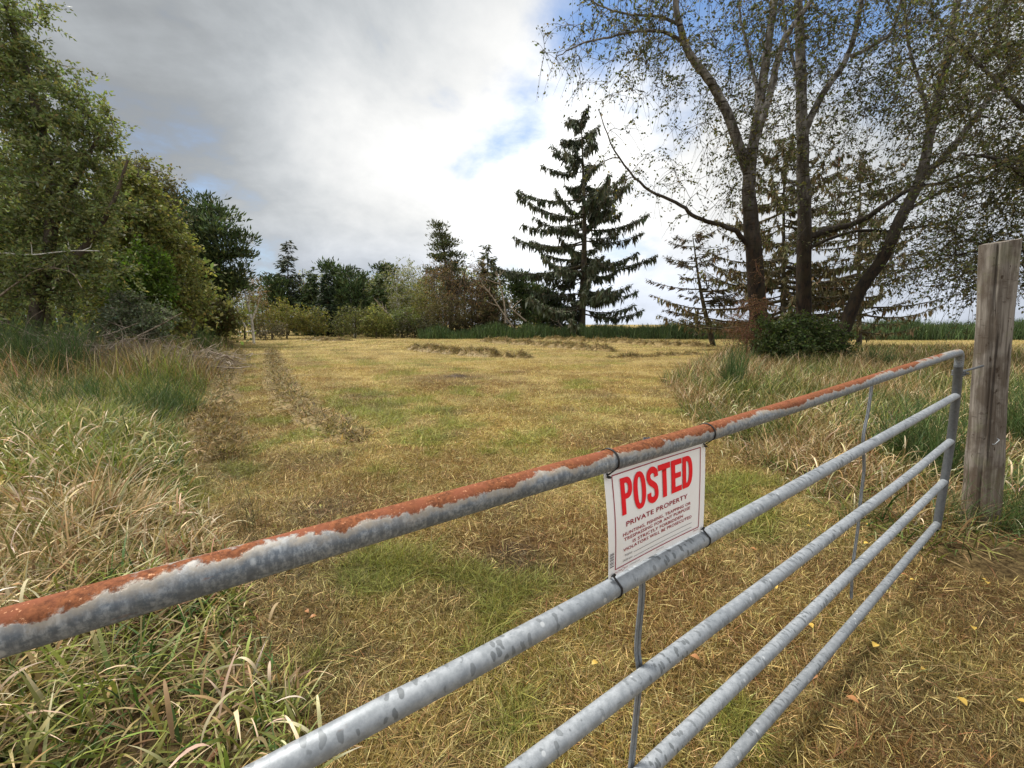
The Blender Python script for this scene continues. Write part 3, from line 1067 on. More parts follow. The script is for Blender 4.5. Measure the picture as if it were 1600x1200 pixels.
def lettering(txt, u0, u1, v_base, cap_h, mat, bold=0.0, name='lettering', off=.0011, vert=False):
    """text fitted between u0 and u1 with capitals cap_h of the sign's height"""
    cu = bpy.data.curves.new(name, 'FONT')
    cu.body = txt
    cu.size = 1.0
    cu.offset = bold
    cu.resolution_u = 4
    cu.space_character = 1.06 + bold * 2.0
    ob = bpy.data.objects.new(name, cu)
    COL.objects.link(ob)
    bpy.context.view_layer.update()
    dg = bpy.context.evaluated_depsgraph_get()
    me = ob.evaluated_get(dg).to_mesh()
    n = len(me.vertices)
    co = np.zeros(n * 3, np.float32)
    me.vertices.foreach_get('co', co)
    co = co.reshape(-1, 3)[:, :2]
    me.calc_loop_triangles()
    tr = np.zeros(len(me.loop_triangles) * 3, np.int32)
    me.loop_triangles.foreach_get('vertices', tr)
    ob.evaluated_get(dg).to_mesh_clear()
    bpy.data.objects.remove(ob)
    bpy.data.curves.remove(cu)
    x0, x1 = co[:, 0].min(), co[:, 0].max()
    capH = .73 + 2 * bold
    u = u0 + (co[:, 0] - x0) / (x1 - x0) * (u1 - u0)
    v = v_base - (co[:, 1] + bold) / capH * cap_h
    g = Geo()
    g.add(sgn(u, v, off), tris=tr.reshape(-1, 3))
    return g.build(name, mat, sg, SO)





def arc(cx, cy, rx, ry, a0, a1, n=14, p=2.3):
    a = np.radians(np.linspace(a0, a1, n))
    c, q = np.cos(a), np.sin(a)
    return [(cx + rx * math.copysign(abs(u) ** (2 / p), u), cy + ry * math.copysign(abs(v) ** (2 / p), v)) for u, v in zip(c, q)]


def s_stroke():
    pts = spline([(.84, .70), (.80, .84), (.50, .915), (.20, .84), (.175, .70), (.30, .60), (.52, .52), (.74, .43), (.825, .29), (.78, .15), (.5, .085), (.2, .15), (.16, .31)], 60)
    rx, ry = .165, .088
    q = pts / np.array([rx, ry])
    tn = unit(np.gradient(q, axis=0))
    nr = np.stack([-tn[:, 1], tn[:, 0]], -1)
    return [tuple(k) for k in np.vstack([(q + nr) * [rx, ry], ((q - nr) * [rx, ry])[::-1]])]


GLYPH = {
    'P': [[(0, 0), (0, 1), (.5, 1)] + arc(.5, .71, .5, .29, 88, -88) + [(.5, .42), (.36, .42), (.36, 0)], [(.36, .85), (.46, .85)] + arc(.46, .71, .19, .14, 85, -85) + [(.46, .57), (.36, .57)]],
    'O': [arc(.5, .5, .5, .5, 0, 352, 48), arc(.5, .5, .165, .36, 0, 352, 40)],
    'S': [s_stroke()],
    'T': [[(0, 1), (1, 1), (1, .83), (.67, .83), (.67, 0), (.33, 0), (.33, .83), (0, .83)]],
    'E': [[(0, 0), (0, 1), (1, 1), (1, .835), (.38, .835), (.38, .59), (.93, .59), (.93, .43), (.38, .43), (.38, .165), (1, .165), (1, 0)]],
    'D': [[(0, 0), (0, 1), (.45, 1)] + arc(.45, .5, .55, .5, 88, -88, 24) + [(.45, 0)], [(.36, .16), (.36, .84), (.43, .84)] + arc(.43, .5, .22, .34, 85, -85, 20) + [(.43, .16)]],
}


def block_letter(ch, ua, ub, va, vb):
    """heavy printed capital filled from its outlines"""
    cu = bpy.data.curves.new('letter', 'CURVE')
    cu.dimensions = '2D'
    cu.fill_mode = 'BOTH'
    for loop0 in GLYPH[ch]:
        loop = []
        for (a, b), (c, d) in zip(loop0, loop0[1:] + loop0[:1]):
            m = max(1, int(math.hypot(c - a, d - b) / .07))
            loop += [(a + (c - a) * k / m, b + (d - b) * k / m) for k in range(m)]
        sp = cu.splines.new('POLY')
        sp.points.add(len(loop) - 1)
        for k, (a, b) in enumerate(loop):
            sp.points[k].co = (a, b, 0, 1)
        sp.use_cyclic_u = True
    ob = bpy.data.objects.new('letter', cu)
    COL.objects.link(ob)
    bpy.context.view_layer.update()
    dg = bpy.context.evaluated_depsgraph_get()
    me = ob.evaluated_get(dg).to_mesh()
    co = np.array([v.co[:2] for v in me.vertices])
    me.calc_loop_triangles()
    tr = np.array([t.vertices[:] for t in me.loop_triangles])
    ob.evaluated_get(dg).to_mesh_clear()
    bpy.data.objects.remove(ob)
    bpy.data.curves.remove(cu)
    g = Geo()
    g.add(sgn(ua + co[:, 0] * (ub - ua), vb + co[:, 1] * (va - vb), .0018), tris=tr)
    return g.build('lettering', RED_INK, sg, SO)


for ch, ua, ub in [('P', .120, .222), ('O', .232, .350), ('S', .362, .474), ('T', .478, .602), ('E', .612, .724), ('D', .734, .846)]:
    ex = .008 if ch in 'OS' else 0
    block_letter(ch, ua, ub, .100 - ex, .428 + ex)
lettering('PRIVATE PROPERTY', .153, .792, .546, .050, MAROON, .014)
lettering('HUNTING, FISHING, TRAPPING OR', .122, .832, .630, .034, MAROON, .013)
lettering('TRESPASSING FOR ANY PURPOSE', .132, .825, .680, .034, MAROON, .013)
lettering('IS STRICTLY FORBIDDEN', .213, .745, .735, .034, MAROON, .013)
lettering('VIOLATORS WILL BE PROSECUTED', .125, .846, .786, .034, MAROON, .013)
lettering('Name', .144, .21, .842, .027, GREY_INK, .0)
lettering('Address', .126, .214, .893, .027, GREY_INK, .0)
lettering('Made in U.S.A.', .46, .54, .966, .014, GREY_INK, .0)
lettering('www.hillmangroup.com', .188, .29, .968, .014, GREY_INK, .0)
lettering('HILLMAN', .055, .118, .972, .018, MAROON, .0)
lettering('GROUP', .138, .175, .972, .016, MAROON, .0)
lettering('842172', .875, .935, .960, .016, MAROON, .0)
g = Geo()
strip_uv(g, [(.128 + .012 * math.cos(k * .5236), .964 - .017 * math.sin(k * .5236)) for k in range(13)], .0007)
g.build('oval_mark', MAROON, sg, SO)


# black nylon ties at the four corners of the sign
def tie(name, label, uv, rail_ab, rr):
    corner = sgn([uv[0]], [uv[1]], .003)[0]
    a0 = uv_a = (corner - GO) @ gd
    rc = gate(a0 + rail_ab[0], rail_ab[1])
    ax = unit(gd + gn * .10)
    e1 = unit(corner - rc - ((corner - rc) @ ax) * ax)
    e2 = np.cross(ax, e1)
    dist = np.linalg.norm(corner - rc)
    loop = []
    for q in np.linspace(math.radians(58), math.radians(302), 30):
        loop.append(rc + (rr + .0016) * (math.cos(q) * e1 + math.sin(q) * e2))
    loop = [corner + ax * .0005] + loop + [corner - ax * .0005]
    P = spline(loop, 70)
    g = Geo()
    tn = unit(np.gradient(P, axis=0))
    out = unit(P - rc)
    out = unit(out - (out * tn).sum(1, keepdims=True) * tn)
    sd_ = np.cross(tn, out)
    hw, ht = .0021, .0009
    v = np.stack([P + sd_ * hw + out * ht, P - sd_ * hw + out * ht, P - sd_ * hw - out * ht, P + sd_ * hw - out * ht], 1).reshape(-1, 3)
    k = np.arange(len(P) - 1)[:, None] * 4
    j4 = np.arange(4)[None]
    jn = (j4 + 1) % 4
    g.add(v, quads=np.stack([k + j4, k + jn, k + 4 + jn, k + 4 + j4], -1).reshape(-1, 4))
    o = tag(g.build(name, BLACK, origin=rc), label, 'zip tie', 'black zip ties holding the sign')
    g = Geo()                          # the ratchet head
    hp = corner - ax * .0 + e1 * .003
    for s0 in (-1, 1):
        tube(g, np.array([hp - gn * .001 + sd_[0] * .002 * s0, hp - gn * .0055 + sd_[0] * .002 * s0]), .0026, 6)
    h = g.build('tie_head', BLACK, o, rc)
    return o


r1 = lambda a: np.interp(a, [-3.44, -2.86, -2.2], [.011, .017, .013])
r2 = lambda a: np.interp(a, [-3.47, -2.56], [.309, .306])
aL, aR = sTL[0], sTR[0]
tie('zip_tie', 'black zip tie round the rusty rail at the upper left corner of the sign', (.022, .035), (.008, r1(aL)), .0224)
tie('zip_tie', 'black zip tie round the rusty rail at the upper right corner of the sign', (.978, .035), (.008, r1(aR)), .0224)
tie('zip_tie', 'black zip tie round the second rail at the lower left corner of the sign', (.028, .972), (.008, r2(aL)), .0201)
tie('zip_tie', 'black zip tie round the second rail at the lower right corner of the sign', (.972, .965), (.008, r2(aR)), .0201)


# ------------------------------------------------------------------ trees
class Tree:
    """skeleton that grows towards target points; wood as tubes, leaves on the tips"""

    def __init__(s, base):
        s.base = np.asarray(base, float)
        s.pos, s.par, s.dirs, s.limbs, s.chains, s.tips = [], [], [], [], [], []

    def limb(s, pts, r0, r1, n=26, wob=.0):
        P = spline(pts, n)
        if wob:
            P[1:-1] += rng.normal(size=(n - 2, 3)) * wob
        R = np.linspace(r0, r1, n)
        s.limbs.append((P, R))
        T = unit(np.gradient(P, axis=0))
        for k in range(n):
            s.pos.append(P[k])
            s.dirs.append(T[k])
            s.par.append(R[k])
        return P

    def grow(s, targets, step=.5, rtip=.012, rmax=.09, up=.35, sag=0.0):
        pos = np.array(s.pos)
        order = np.argsort(np.linalg.norm(targets[:, None] - pos[None, ::3], axis=2).min(1))
        P, Dn, R = list(s.pos), list(s.dirs), list(s.par)
        A = np.zeros((len(P) + len(targets) * 14, 3))
        A[:len(P)] = pos
        m = len(P)
        for q in order:
            t_ = targets[q]
            dv = t_ - A[:m]
            L = np.linalg.norm(dv, axis=1)
            cost = L + .5 * np.maximum(A[:m, 2] - t_[2], 0)
            k = int(np.argmin(cost))
            L = L[k]
            n = int(min(12, max(3, L / step)))
            st = A[k].copy()
            d0 = unit(Dn[k] * .55 + unit(t_ - st) * .5 + np.array([0, 0, up]) + rng.normal(size=3) * .22)
            c1 = st + d0 * L * .42
            u = np.linspace(0, 1, n + 1)[:, None]
            ch = (1 - u) ** 2 * st + 2 * u * (1 - u) * c1 + u * u * t_
            ch[1:-1] += rng.normal(size=(n - 1, 3)) * L * .034
            r0 = min(R[k] * .8, rmax * min(1, .25 + L / 5.0))
            r0 = max(r0, rtip * 1.1)
            rr = np.linspace(r0, rtip, n + 1)
            s.chains.append((ch, rr))
            T = unit(np.gradient(ch, axis=0))
            A[m:m + n] = ch[1:]
            m += n
            Dn += list(T[1:])
            R += list(rr[1:])
            s.tips.append((ch[-1], T[-1], ch))
        return s


def pick_in(ells, n, Y, inner=.0):
    """random points in ellipsoids given in photo pixels (cx, cy, rx, ry[, weight, dY, depth])"""
    wts = np.array([(e[4] if len(e) > 4 else 1.0) * e[2] * e[3] for e in ells])
    ks = rng.choice(len(ells), n, p=wts / wts.sum())
    out = []
    for k in ks:
        e = ells[k]
        Yc = Y + (e[5] if len(e) > 5 else 0)
        dp = e[6] if len(e) > 6 else max(e[2], e[3]) * Yc / F * .8
        while True:
            q = rng.uniform(-1, 1, 3)
            l = np.linalg.norm(q)
            if inner < l < 1:
                break
        c = at(e[0], e[1], Yc)
        sc = Yc / F
        out.append([c[0] + q[0] * e[2] * sc, Yc + q[1] * dp, max(c[2] + q[2] * e[3] * sc * 1.02, .15)])
    return np.array(out)


def finish(T, name, label, cat, crown_geo, bark, mat, group=None, sides=(10, 5), extra=()):
    root = thing(name, label, cat, T.base, group)
    g = Geo()
    for P, R in T.limbs:
        tube(g, P, R, sides[0])
    for P, R in T.chains:
        tube(g, P, R, sides[1] if R[0] > .02 else 3, cap=False)
    g.build('trunk', bark, root, T.base, True)
    if crown_geo is not None and crown_geo.n:
        crown_geo.build('crown', mat, root, T.base)
    for nm, ge, mt, lb in extra:
        o = ge.build(nm, mt, root, T.base, True)
        if lb:
            o['label'] = lb
    return root


def twig_leaves(T, g, wood, per, tl, ln, cols, probs, droop=.5, twigs=3, wd=.55, jitc=.25, fall=.6, taper=.004):
    """short twigs off each tip, leaves strung along them"""
    Ls, As, Cs, Sz = [], [], [], []
    for tip, d, ch in T.tips:
        tint = (1 + rng.normal() * .16)
        for q in range(twigs):
            k = rng.integers(max(1, len(ch) // 3), len(ch))
            st = ch[k]
            dd = unit(d * .6 + rng.normal(size=3) * .8 + np.array([0, 0, .1]))
            L = tl * (.5 + rng.random())
            u = np.linspace(0, 1, 5)[:, None]
            tw = st + dd * L * u + np.array([0, 0, -1.0]) * L * droop * u * u
            if wood is not None:
                tube(wood, tw, np.linspace(taper, taper * .4, 5), 3, cap=False, col=(.5, .5, .5))
            m = max(1, rng.poisson(per))
            uu = rng.random(m) ** .8
            px = st + dd * L * uu[:, None] + np.array([0, 0, -1.0]) * L * droop * (uu * uu)[:, None]
            Ls.append(px + rng.normal(size=(m, 3)) * ln * .4)
            As.append(np.repeat(unit(dd - np.array([0, 0, fall]))[None], m, 0))
            Cs.append(pick(m, cols, probs) * tint)
            Sz.append(ln * (.6 + .7 * rng.random(m)))
    Ls, As, Cs, Sz = map(np.concatenate, (Ls, As, Cs, Sz))
    leaves(g, Ls, Sz, Sz * wd, jit(Cs, jitc), 0, As, 1.1)


def broadleaf(name, label, cat, base_px, Y, trunk_px, ells, n, per, ln, cols, probs, bark=BARK, mat=LEAF, r0=.2, tl=.8, droop=.4, twigs=3, group=None, step=.5, up=.35, rmax=.07, extra_limbs=(), wood=True, rtip=.008, taper=.004, inner=0.0, fall=.6, wd=.55):
    b = at(*base_px, Y)
    b[2] = float(gz(b[0], b[1])) - .05
    T = Tree(b)
    pts = [b] + [at(px, py, Y + (dy[0] if dy else 0)) for px, py, *dy in trunk_px]
    T.limb(pts, r0, r0 * .3)
    for lp, a, c in extra_limbs:
        T.limb([at(px, py, Y + (dy[0] if dy else 0)) for px, py, *dy in lp], a, c)
    T.grow(pick_in(ells, n, Y, inner), step, rtip, rmax, up)
    g = Geo()
    wg = Geo() if wood else None
    twig_leaves(T, g, wg, per, tl, ln, cols, probs, droop, twigs, wd=wd, fall=fall, taper=taper)
    ex = [('twigs', wg, bark, None)] if wood else []
    return finish(T, name, label, cat, g, bark, mat, group, extra=ex)


def conifer(name, label, px, ytop, ybase, Y, hw, cols, droop=.25, upsweep=.1, levels=30, clear=.06, tw=.30, lean=0.0, group=None, sparse=0.0, r0=None, per=1.0, cat='conifer', hang=.5, bark=BARK_DARK, irregular=.3, shape=1.0):
    b = at(px, ybase, Y)
    b[2] = float(gz(b[0], b[1])) - .05
    top = at(px + lean, ytop, Y)
    hgt = top[2] - b[2]
    W_ = hw * Y / F
    T = Tree(b)
    mid = (b + top) / 2 + np.array([rng.normal() * .01 * hgt, 0, 0])
    P = T.limb([b, mid, top], r0 or hgt * .014, .02, 30)
    g = Geo()
    pos, ax, cc, ln = [], [], [], []
    for lv in range(levels):
        f = clear + (1 - clear) * (lv + rng.random() * .8) / levels
        k = f * (len(P) - 1)
        c0 = P[min(int(k), len(P) - 2)] + (P[min(int(k) + 1, len(P) - 1)] - P[min(int(k), len(P) - 2)]) * (k - int(k))
        Lm = W_ * ((1 - f) ** (.85 * shape)) * (.55 + .45 * min(1, (f - clear + .03) / .12)) + hgt * .012
        for q in range(rng.integers(4, 7)):
            if rng.random() < sparse:
                continue
            kk_ = min(max(k + rng.normal() * .9 * 30 / levels, 0), len(P) - 1.001)
            c0 = P[int(kk_)] + (P[int(kk_) + 1] - P[int(kk_)]) * (kk_ - int(kk_))
            az = rng.random() * 6.283
            L = Lm * (1 + irregular * rng.normal() * .6)
            L = max(L, .1 * Lm)
            d = np.array([math.cos(az), math.sin(az), 0])
            u = np.linspace(0, 1, 7)[:, None]
            z = L * ((.20 * f - droop + upsweep) * u + (droop * 1.05) * u ** 2.4 + .05 * rng.normal() * u)
            br = c0 + d * L * u + np.array([0, 0, 1.0]) * z
            T.chains.append((br, np.linspace(max(.012, L * .014), .006, 7)))
            m = int(max(4, L / tw * 9 * per))
            uu = .12 + .88 * rng.random(m) ** .8
            pp = np.stack([np.interp(uu, u[:, 0], br[:, a]) for a in range(3)], -1)
            sgnq = rng.choice([-1, 1], m)
            sd_ = np.array([-d[1], d[0], 0])
            a = d * .75 + sd_ * (sgnq * (.4 + .6 * rng.random(m)))[:, None] + np.array([0, 0, -1.0]) * (hang * (.1 + 1.6 * rng.random(m)))[:, None] + rng.normal(size=(m, 3)) * .25
            pos.append(pp)
            ax.append(unit(a))
            ln.append(tw * (.5 + .9 * rng.random(m)) * (1.15 - .55 * uu))
            cc.append(pick(m, cols, [1] * len(cols)) * (1 + rng.normal() * .14))
            if hang > .8:              # long hanging branchlets below the bough
                m2 = m // 4
                uu = .2 + .8 * rng.random(m2)
                pos.append(np.stack([np.interp(uu, u[:, 0], br[:, a]) for a in range(3)], -1))
                ax.append(unit(np.array([0, 0, -1.0]) + rng.normal(size=(m2, 3)) * .22))
                ln.append(tw * (.9 + 1.1 * rng.random(m2)))
                cc.append(pick(m2, cols, [1] * len(cols)) * (1 + rng.normal() * .14))
    pos, ax, cc, ln = map(np.concatenate, (pos, ax, cc, ln))
    n = len(pos)
    leaves(g, pos, ln, ln * .26, jit(cc, .22), 0, ax, .12)
    leaves(g, pos + rng.normal(size=(n, 3)) * ln.mean() * .22, ln * .8, ln * .20, jit(cc, .22), 0, ax, .5)
    return finish(T, name, label, cat, g, bark, NEEDLE, group)


def pine(name, label, base_px, Y, trunk_px, ells, n, cols, tuft=.55, per=26, r0=.25, group=None, bark=BARK_DARK, cat='pine', nl=.34, rmax=.09):
    """pads of needles on bent limbs"""
    b = at(*base_px, Y)
    b[2] = float(gz(b[0], b[1])) - .05
    T = Tree(b)
    T.limb([b] + [at(px, py, Y + (dy[0] if dy else 0)) for px, py, *dy in trunk_px], r0, r0 * .25)
    T.grow(pick_in(ells, n, Y), .6, .02, rmax, .15)
    g = Geo()
    pos, ax, cc, ln = [], [], [], []
    for tip, d, ch in T.tips:
        tn = 1 + rng.normal() * .18
        for cpt in (tip, ch[len(ch) * 2 // 3] + rng.normal(size=3) * tuft * .3):
            m = per
            o = rng.normal(size=(m, 3)) * np.array([.62, .62, .19]) * tuft
            pos.append(cpt + o)
            ax.append(unit(o / tuft * .7 + np.array([0, 0, .75]) + rng.normal(size=(m, 3)) * .35))
            ln.append(nl * (.6 + .7 * rng.random(m)))
            cc.append(pick(m, cols, [1] * len(cols)) * tn)
    pos, ax, cc, ln = map(np.concatenate, (pos, ax, cc, ln))
    leaves(g, pos, ln, ln * .30, jit(cc, .24), 0, ax, .3)
    return finish(T, name, label, cat, g, bark, NEEDLE, group)


C = lambda *a: np.array(a)
BIRCHLEAF = [C(.088, .098, .036), C(.125, .118, .042), C(.064, .073, .030), C(.165, .125, .046), C(.095, .066, .032)]
BG = 'birch trees standing together right of the field'


def birch(label, base_px, Y, limbs, ells, n, per, ln, tl=.85, droop=.6, twigs=5, r0=.3, probs=(.35, .25, .25, .1, .05), rmax=.05):
    b = at(*base_px, Y)
    b[2] = float(gz(b[0], b[1])) - .08
    T = Tree(b)
    for k, (lp, a, c, dz) in enumerate(limbs):
        P = [at(px, py, Y + dz * q / max(1, len(lp) - 1)) for q, (px, py) in enumerate(lp)]
        if k == 0:
            P = [b] + P
        T.limb(P, a, c, 34, wob=.012)
    T.grow(pick_in(ells, n, Y), .45, .010, rmax, .25)
    g, wg = Geo(), Geo()
    twig_leaves(T, g, wg, per, tl, ln, BIRCHLEAF, probs, droop, twigs, fall=.7, wd=.6, taper=.0085)
    return finish(T, 'birch_tree', label, 'birch', g, BARK_BIRCH, LEAF, BG, (14, 6), [('twigs', wg, BARK_DARK, None)])


birch('leftmost birch, its long bare limb reaching left over the field towards the spruce', (1192, 535), 17.5, [
    ([(1181, 440), (1173, 340), (1170, 285), (1176, 225)], .36, .20, 0),
    ([(1170, 275), (1150, 215), (1128, 160), (1105, 120), (1078, 85), (1062, 40), (1055, -5), (1050, -90)], .20, .08, -.6),
    ([(1176, 235), (1188, 150), (1200, 70), (1208, 0), (1215, -110)], .20, .09, .5),
    ([(1176, 232), (1202, 150), (1222, 70), (1250, 25), (1290, -30), (1330, -100)], .15, .05, -.8),
    ([(1080, 88), (1062, 62), (1020, 48), (965, 55), (905, 70), (868, 90)], .075, .015, -1.2),
    ([(1060, 38), (1030, 26), (980, 22), (930, 5), (890, -25)], .06, .015, .8),
    ([(1175, 390), (1150, 362), (1118, 350), (1085, 338), (1060, 318), (1020, 300), (985, 270), (955, 225), (935, 170)], .11, .014, -1.5),
    ([(1186, 150), (1172, 90), (1158, 30), (1150, -50)], .07, .03, 1.0)],
    [(960, 60, 105, 60, 1.0), (1000, -20, 130, 60, 1.0), (1100, 30, 110, 90, 1.0), (1130, 150, 80, 90, .7), (1190, 90, 90, 130, .8), (1000, 130, 60, 60, .45),
     (1000, 270, 80, 40, .35), (955, 200, 25, 55, .45), (1100, 270, 70, 70, .4), (1250, 0, 80, 80, .7), (1090, 400, 50, 60, .12), (1150, 260, 60, 70, .6)],
    440, 5.5, .12, r0=.42)
birch('middle straight birch with dark mossy trunk and a long low limb to the right', (1258, 525), 19.0, [
    ([(1256, 430), (1257, 340), (1254, 250), (1252, 150), (1250, 60), (1246, -20), (1244, -120)], .32, .11, 0),
    ([(1253, 222), (1266, 185), (1290, 140), (1318, 100), (1335, 55), (1346, 0), (1352, -90)], .16, .06, -.8),
    ([(1330, 88), (1362, 72), (1392, 50), (1408, 0), (1420, -60)], .09, .03, -.6),
    ([(1256, 372), (1300, 358), (1345, 345), (1385, 318), (1425, 295), (1470, 286), (1530, 262), (1600, 240)], .15, .03, -1.5),
    ([(1257, 390), (1330, 362), (1400, 360), (1480, 345), (1530, 318), (1600, 322)], .08, .02, 1.0),
    ([(1252, 140), (1235, 80), (1225, 20), (1222, -60)], .08, .03, 1.2)],
    [(1260, 40, 110, 130, 1.0), (1340, 80, 100, 120, 1.0), (1330, 220, 100, 90, .7), (1250, 210, 90, 90, .7), (1440, 330, 130, 60, .5), (1230, 330, 70, 80, .45), (1420, 20, 70, 90, .8), (1340, 320, 70, 60, .5)],
    420, 6, .12, r0=.42)
birch('leaning pale birch slanting up to the right behind the wooden post', (1305, 520), 18.0, [
    ([(1340, 462), (1380, 402), (1408, 340), (1436, 285), (1452, 215), (1468, 145), (1486, 60), (1500, -40), (1510, -120)], .26, .08, 0),
    ([(1440, 280), (1492, 225), (1548, 150), (1610, 60), (1660, 0)], .14, .04, -1.0),
    ([(1456, 205), (1440, 140), (1420, 70), (1412, -10)], .09, .03, 1.0),
    ([(1412, 332), (1470, 300), (1540, 280), (1620, 250)], .08, .02, .5)],
    [(1470, 90, 100, 130, 1.0), (1550, 170, 100, 130, 1.1), (1430, 210, 80, 90, .8), (1560, 330, 100, 100, .9), (1460, 390, 110, 70, .7), (1600, 60, 90, 120, 1.0), (1400, 130, 80, 90, .7)],
    470, 6.5, .12, r0=.3)
birch('rightmost dense birch with dark drooping foliage spilling behind the post', (1690, 560), 13.0, [
    ([(1690, 450), (1680, 340), (1665, 220), (1640, 90), (1620, -60)], .25, .08, 0),
    ([(1680, 350), (1620, 290), (1560, 250), (1500, 240)], .09, .02, -.6),
    ([(1666, 230), (1600, 170), (1540, 110), (1490, 60)], .09, .02, .8),
    ([(1690, 430), (1630, 400), (1560, 390), (1480, 400)], .07, .02, .6)],
    [(1600, 100, 110, 150, 1.0), (1580, 300, 110, 110, 1.0), (1590, 420, 120, 60, .9), (1500, 420, 80, 50, .6), (1500, 60, 70, 100, .8)],
    420, 9, .10, r0=.25, tl=.8)

SPR = [C(.060, .074, .042), C(.074, .088, .050), C(.048, .060, .034), C(.09, .088, .054)]
conifer('spruce_tree', 'tall lone dark spruce standing alone on the far side of the field', 908, 176, 526, 50, 88, SPR, droop=.30, upsweep=.02, levels=46, clear=.06, tw=.66, hang=1.1, irregular=.8, sparse=.38, per=1.7, r0=.5, cat='spruce', shape=.62)
HEM = [C(.135, .11, .05), C(.11, .10, .045), C(.155, .11, .052), C(.09, .088, .042)]
conifer('conifer_tree', 'brownish drooping conifer filling the gap between the two birch trunks', 1225, 215, 520, 26, 120, HEM, droop=.32, upsweep=.04, levels=36, clear=.08, tw=.31, hang=.85, sparse=.2, per=.8, irregular=.7, shape=.6)
conifer('conifer_tree', 'lower drooping conifer behind the leaning pale birch', 1345, 240, 520, 29, 100, HEM, droop=.3, upsweep=.05, levels=28, clear=.10, tw=.31, hang=.85, sparse=.3, per=.6, irregular=.8, shape=.6)
SNAG = [C(.10, .072, .042), C(.08, .062, .036), C(.06, .055, .03)]
conifer('conifer_tree', 'thin half dead leaning conifer with ivy on its trunk left of the birches', 1116, 366, 522, 30, 78, SNAG, droop=.2, upsweep=.12, levels=11, clear=.18, tw=.45, hang=.7, sparse=.35, per=.7, lean=-34, r0=.2, irregular=.7, shape=.5)

# ---- left side: willows, shrubs and pines
WIL = [C(0.186, 0.222, 0.084), C(0.126, 0.156, 0.058), C(0.222, 0.240, 0.096), C(0.258, 0.240, 0.090), C(0.240, 0.276, 0.168)]
OLI = [C(0.222, 0.222, 0.070), C(0.168, 0.174, 0.058), C(0.270, 0.246, 0.078), C(0.150, 0.174, 0.054)]
BRI = [C(0.115, 0.189, 0.030), C(0.149, 0.216, 0.035), C(0.088, 0.142, 0.027)]
GRY = [C(0.162, 0.189, 0.115), C(0.121, 0.149, 0.081), C(0.216, 0.230, 0.162)]
YEL = [C(.205, .175, .045), C(.16, .155, .042), C(.22, .18, .058), C(.12, .13, .04)]
BRN = [C(0.230, 0.135, 0.068), C(0.176, 0.115, 0.061), C(0.270, 0.169, 0.081), C(0.135, 0.115, 0.054)]
PIN = [C(0.054, 0.084, 0.032), C(0.074, 0.105, 0.041), C(0.041, 0.062, 0.027), C(0.088, 0.111, 0.043)]
PIN2 = [C(0.084, 0.097, 0.041), C(0.065, 0.081, 0.035), C(0.108, 0.108, 0.046)]

broadleaf('willow_tree', 'biggest willow at the left edge, its olive crown rising past the top', 'willow', (40, 560), 13.0,
          [(60, 470), (80, 360), (70, 230), (40, 110), (10, 10)],
          [(0, 50, 60, 60, .9), (30, 130, 70, 55, 1.0), (95, 120, 34, 26, .7), (100, 190, 62, 40, 1.0), (160, 195, 34, 20, .8), (20, 230, 80, 50, 1.0), (120, 265, 66, 34, .9), (50, 320, 110, 44, 1.0), (150, 335, 60, 36, .8), (10, 400, 100, 50, .9), (110, 415, 80, 44, .8), (30, 470, 90, 34, .5), (30, 10, 34, 40, .8), (190, 205, 16, 12, .4)],
          620, 26, .12, WIL, (.3, .25, .2, .15, .1), r0=.2, tl=.6, droop=.15, twigs=4, fall=.2, rmax=.06,
          extra_limbs=[([(60, 470), (120, 400), (170, 330), (200, 250)], .12, .03), ([(80, 360), (130, 260), (160, 200)], .1, .02), ([(60, 470), (0, 420), (-60, 330)], .1, .03)], wd=.42)
broadleaf('willow_tree', 'dull olive willow standing right of the biggest one, drooping towards the field', 'willow', (215, 535), 16.5,
          [(225, 470), (235, 390), (225, 320), (215, 270)],
          [(205, 330, 44, 50, .9), (235, 395, 60, 55, 1.0), (268, 450, 48, 45, 1.0), (180, 430, 70, 70, .9), (200, 280, 35, 35, .6), (290, 490, 35, 25, .5), (240, 350, 40, 40, .6)],
          400, 22, .13, OLI, (.35, .25, .2, .2), r0=.14, tl=.65, droop=.3, twigs=4)
broadleaf('willow_tree', 'thin topped greyish willow showing against the sky behind the olive one', 'willow', (232, 530), 22,
          [(235, 420), (232, 330), (230, 275)], [(228, 300, 34, 44, 1.0), (240, 350, 30, 40, .8), (205, 330, 30, 50, .6)],
          220, 16, .15, [C(.14, .135, .075), C(.11, .105, .05), C(.16, .13, .06)], (1, 1, 1), r0=.15, tl=.8, droop=.1, twigs=4)
broadleaf('leafy_shrub', 'bright green leafy shrub tucked under the olive willow', 'shrub', (228, 525), 15.0,
          [(226, 480), (224, 430)], [(228, 430, 32, 38, 1.0), (240, 475, 32, 32, .8), (205, 465, 26, 36, .8)],
          180, 16, .12, BRI, (1, 1, .8), r0=.06, tl=.45, droop=.2, twigs=4)
broadleaf('leafy_shrub', 'low silvery leaved shrub beside the pile of dead branches', 'shrub', (215, 540), 13.5,
          [(215, 515), (215, 490)], [(205, 492, 40, 28, 1.0), (240, 505, 30, 20, .8), (180, 510, 25, 25, .6)],
          150, 14, .085, GRY, (1, .8, .6), r0=.05, tl=.4, droop=.1, twigs=4)
broadleaf('leafy_shrub', 'dark olive undergrowth below the big pine', 'shrub', (330, 530), 27,
          [(330, 500), (330, 470)], [(295, 490, 36, 28, 1.0), (330, 497, 32, 26, 1.0), (350, 508, 18, 14, .6)],
          260, 22, .13, [C(.11, .10, .03), C(.085, .10, .028), C(.13, .10, .04)], (1, 1, 1), r0=.08, tl=.6, droop=.2, twigs=4)
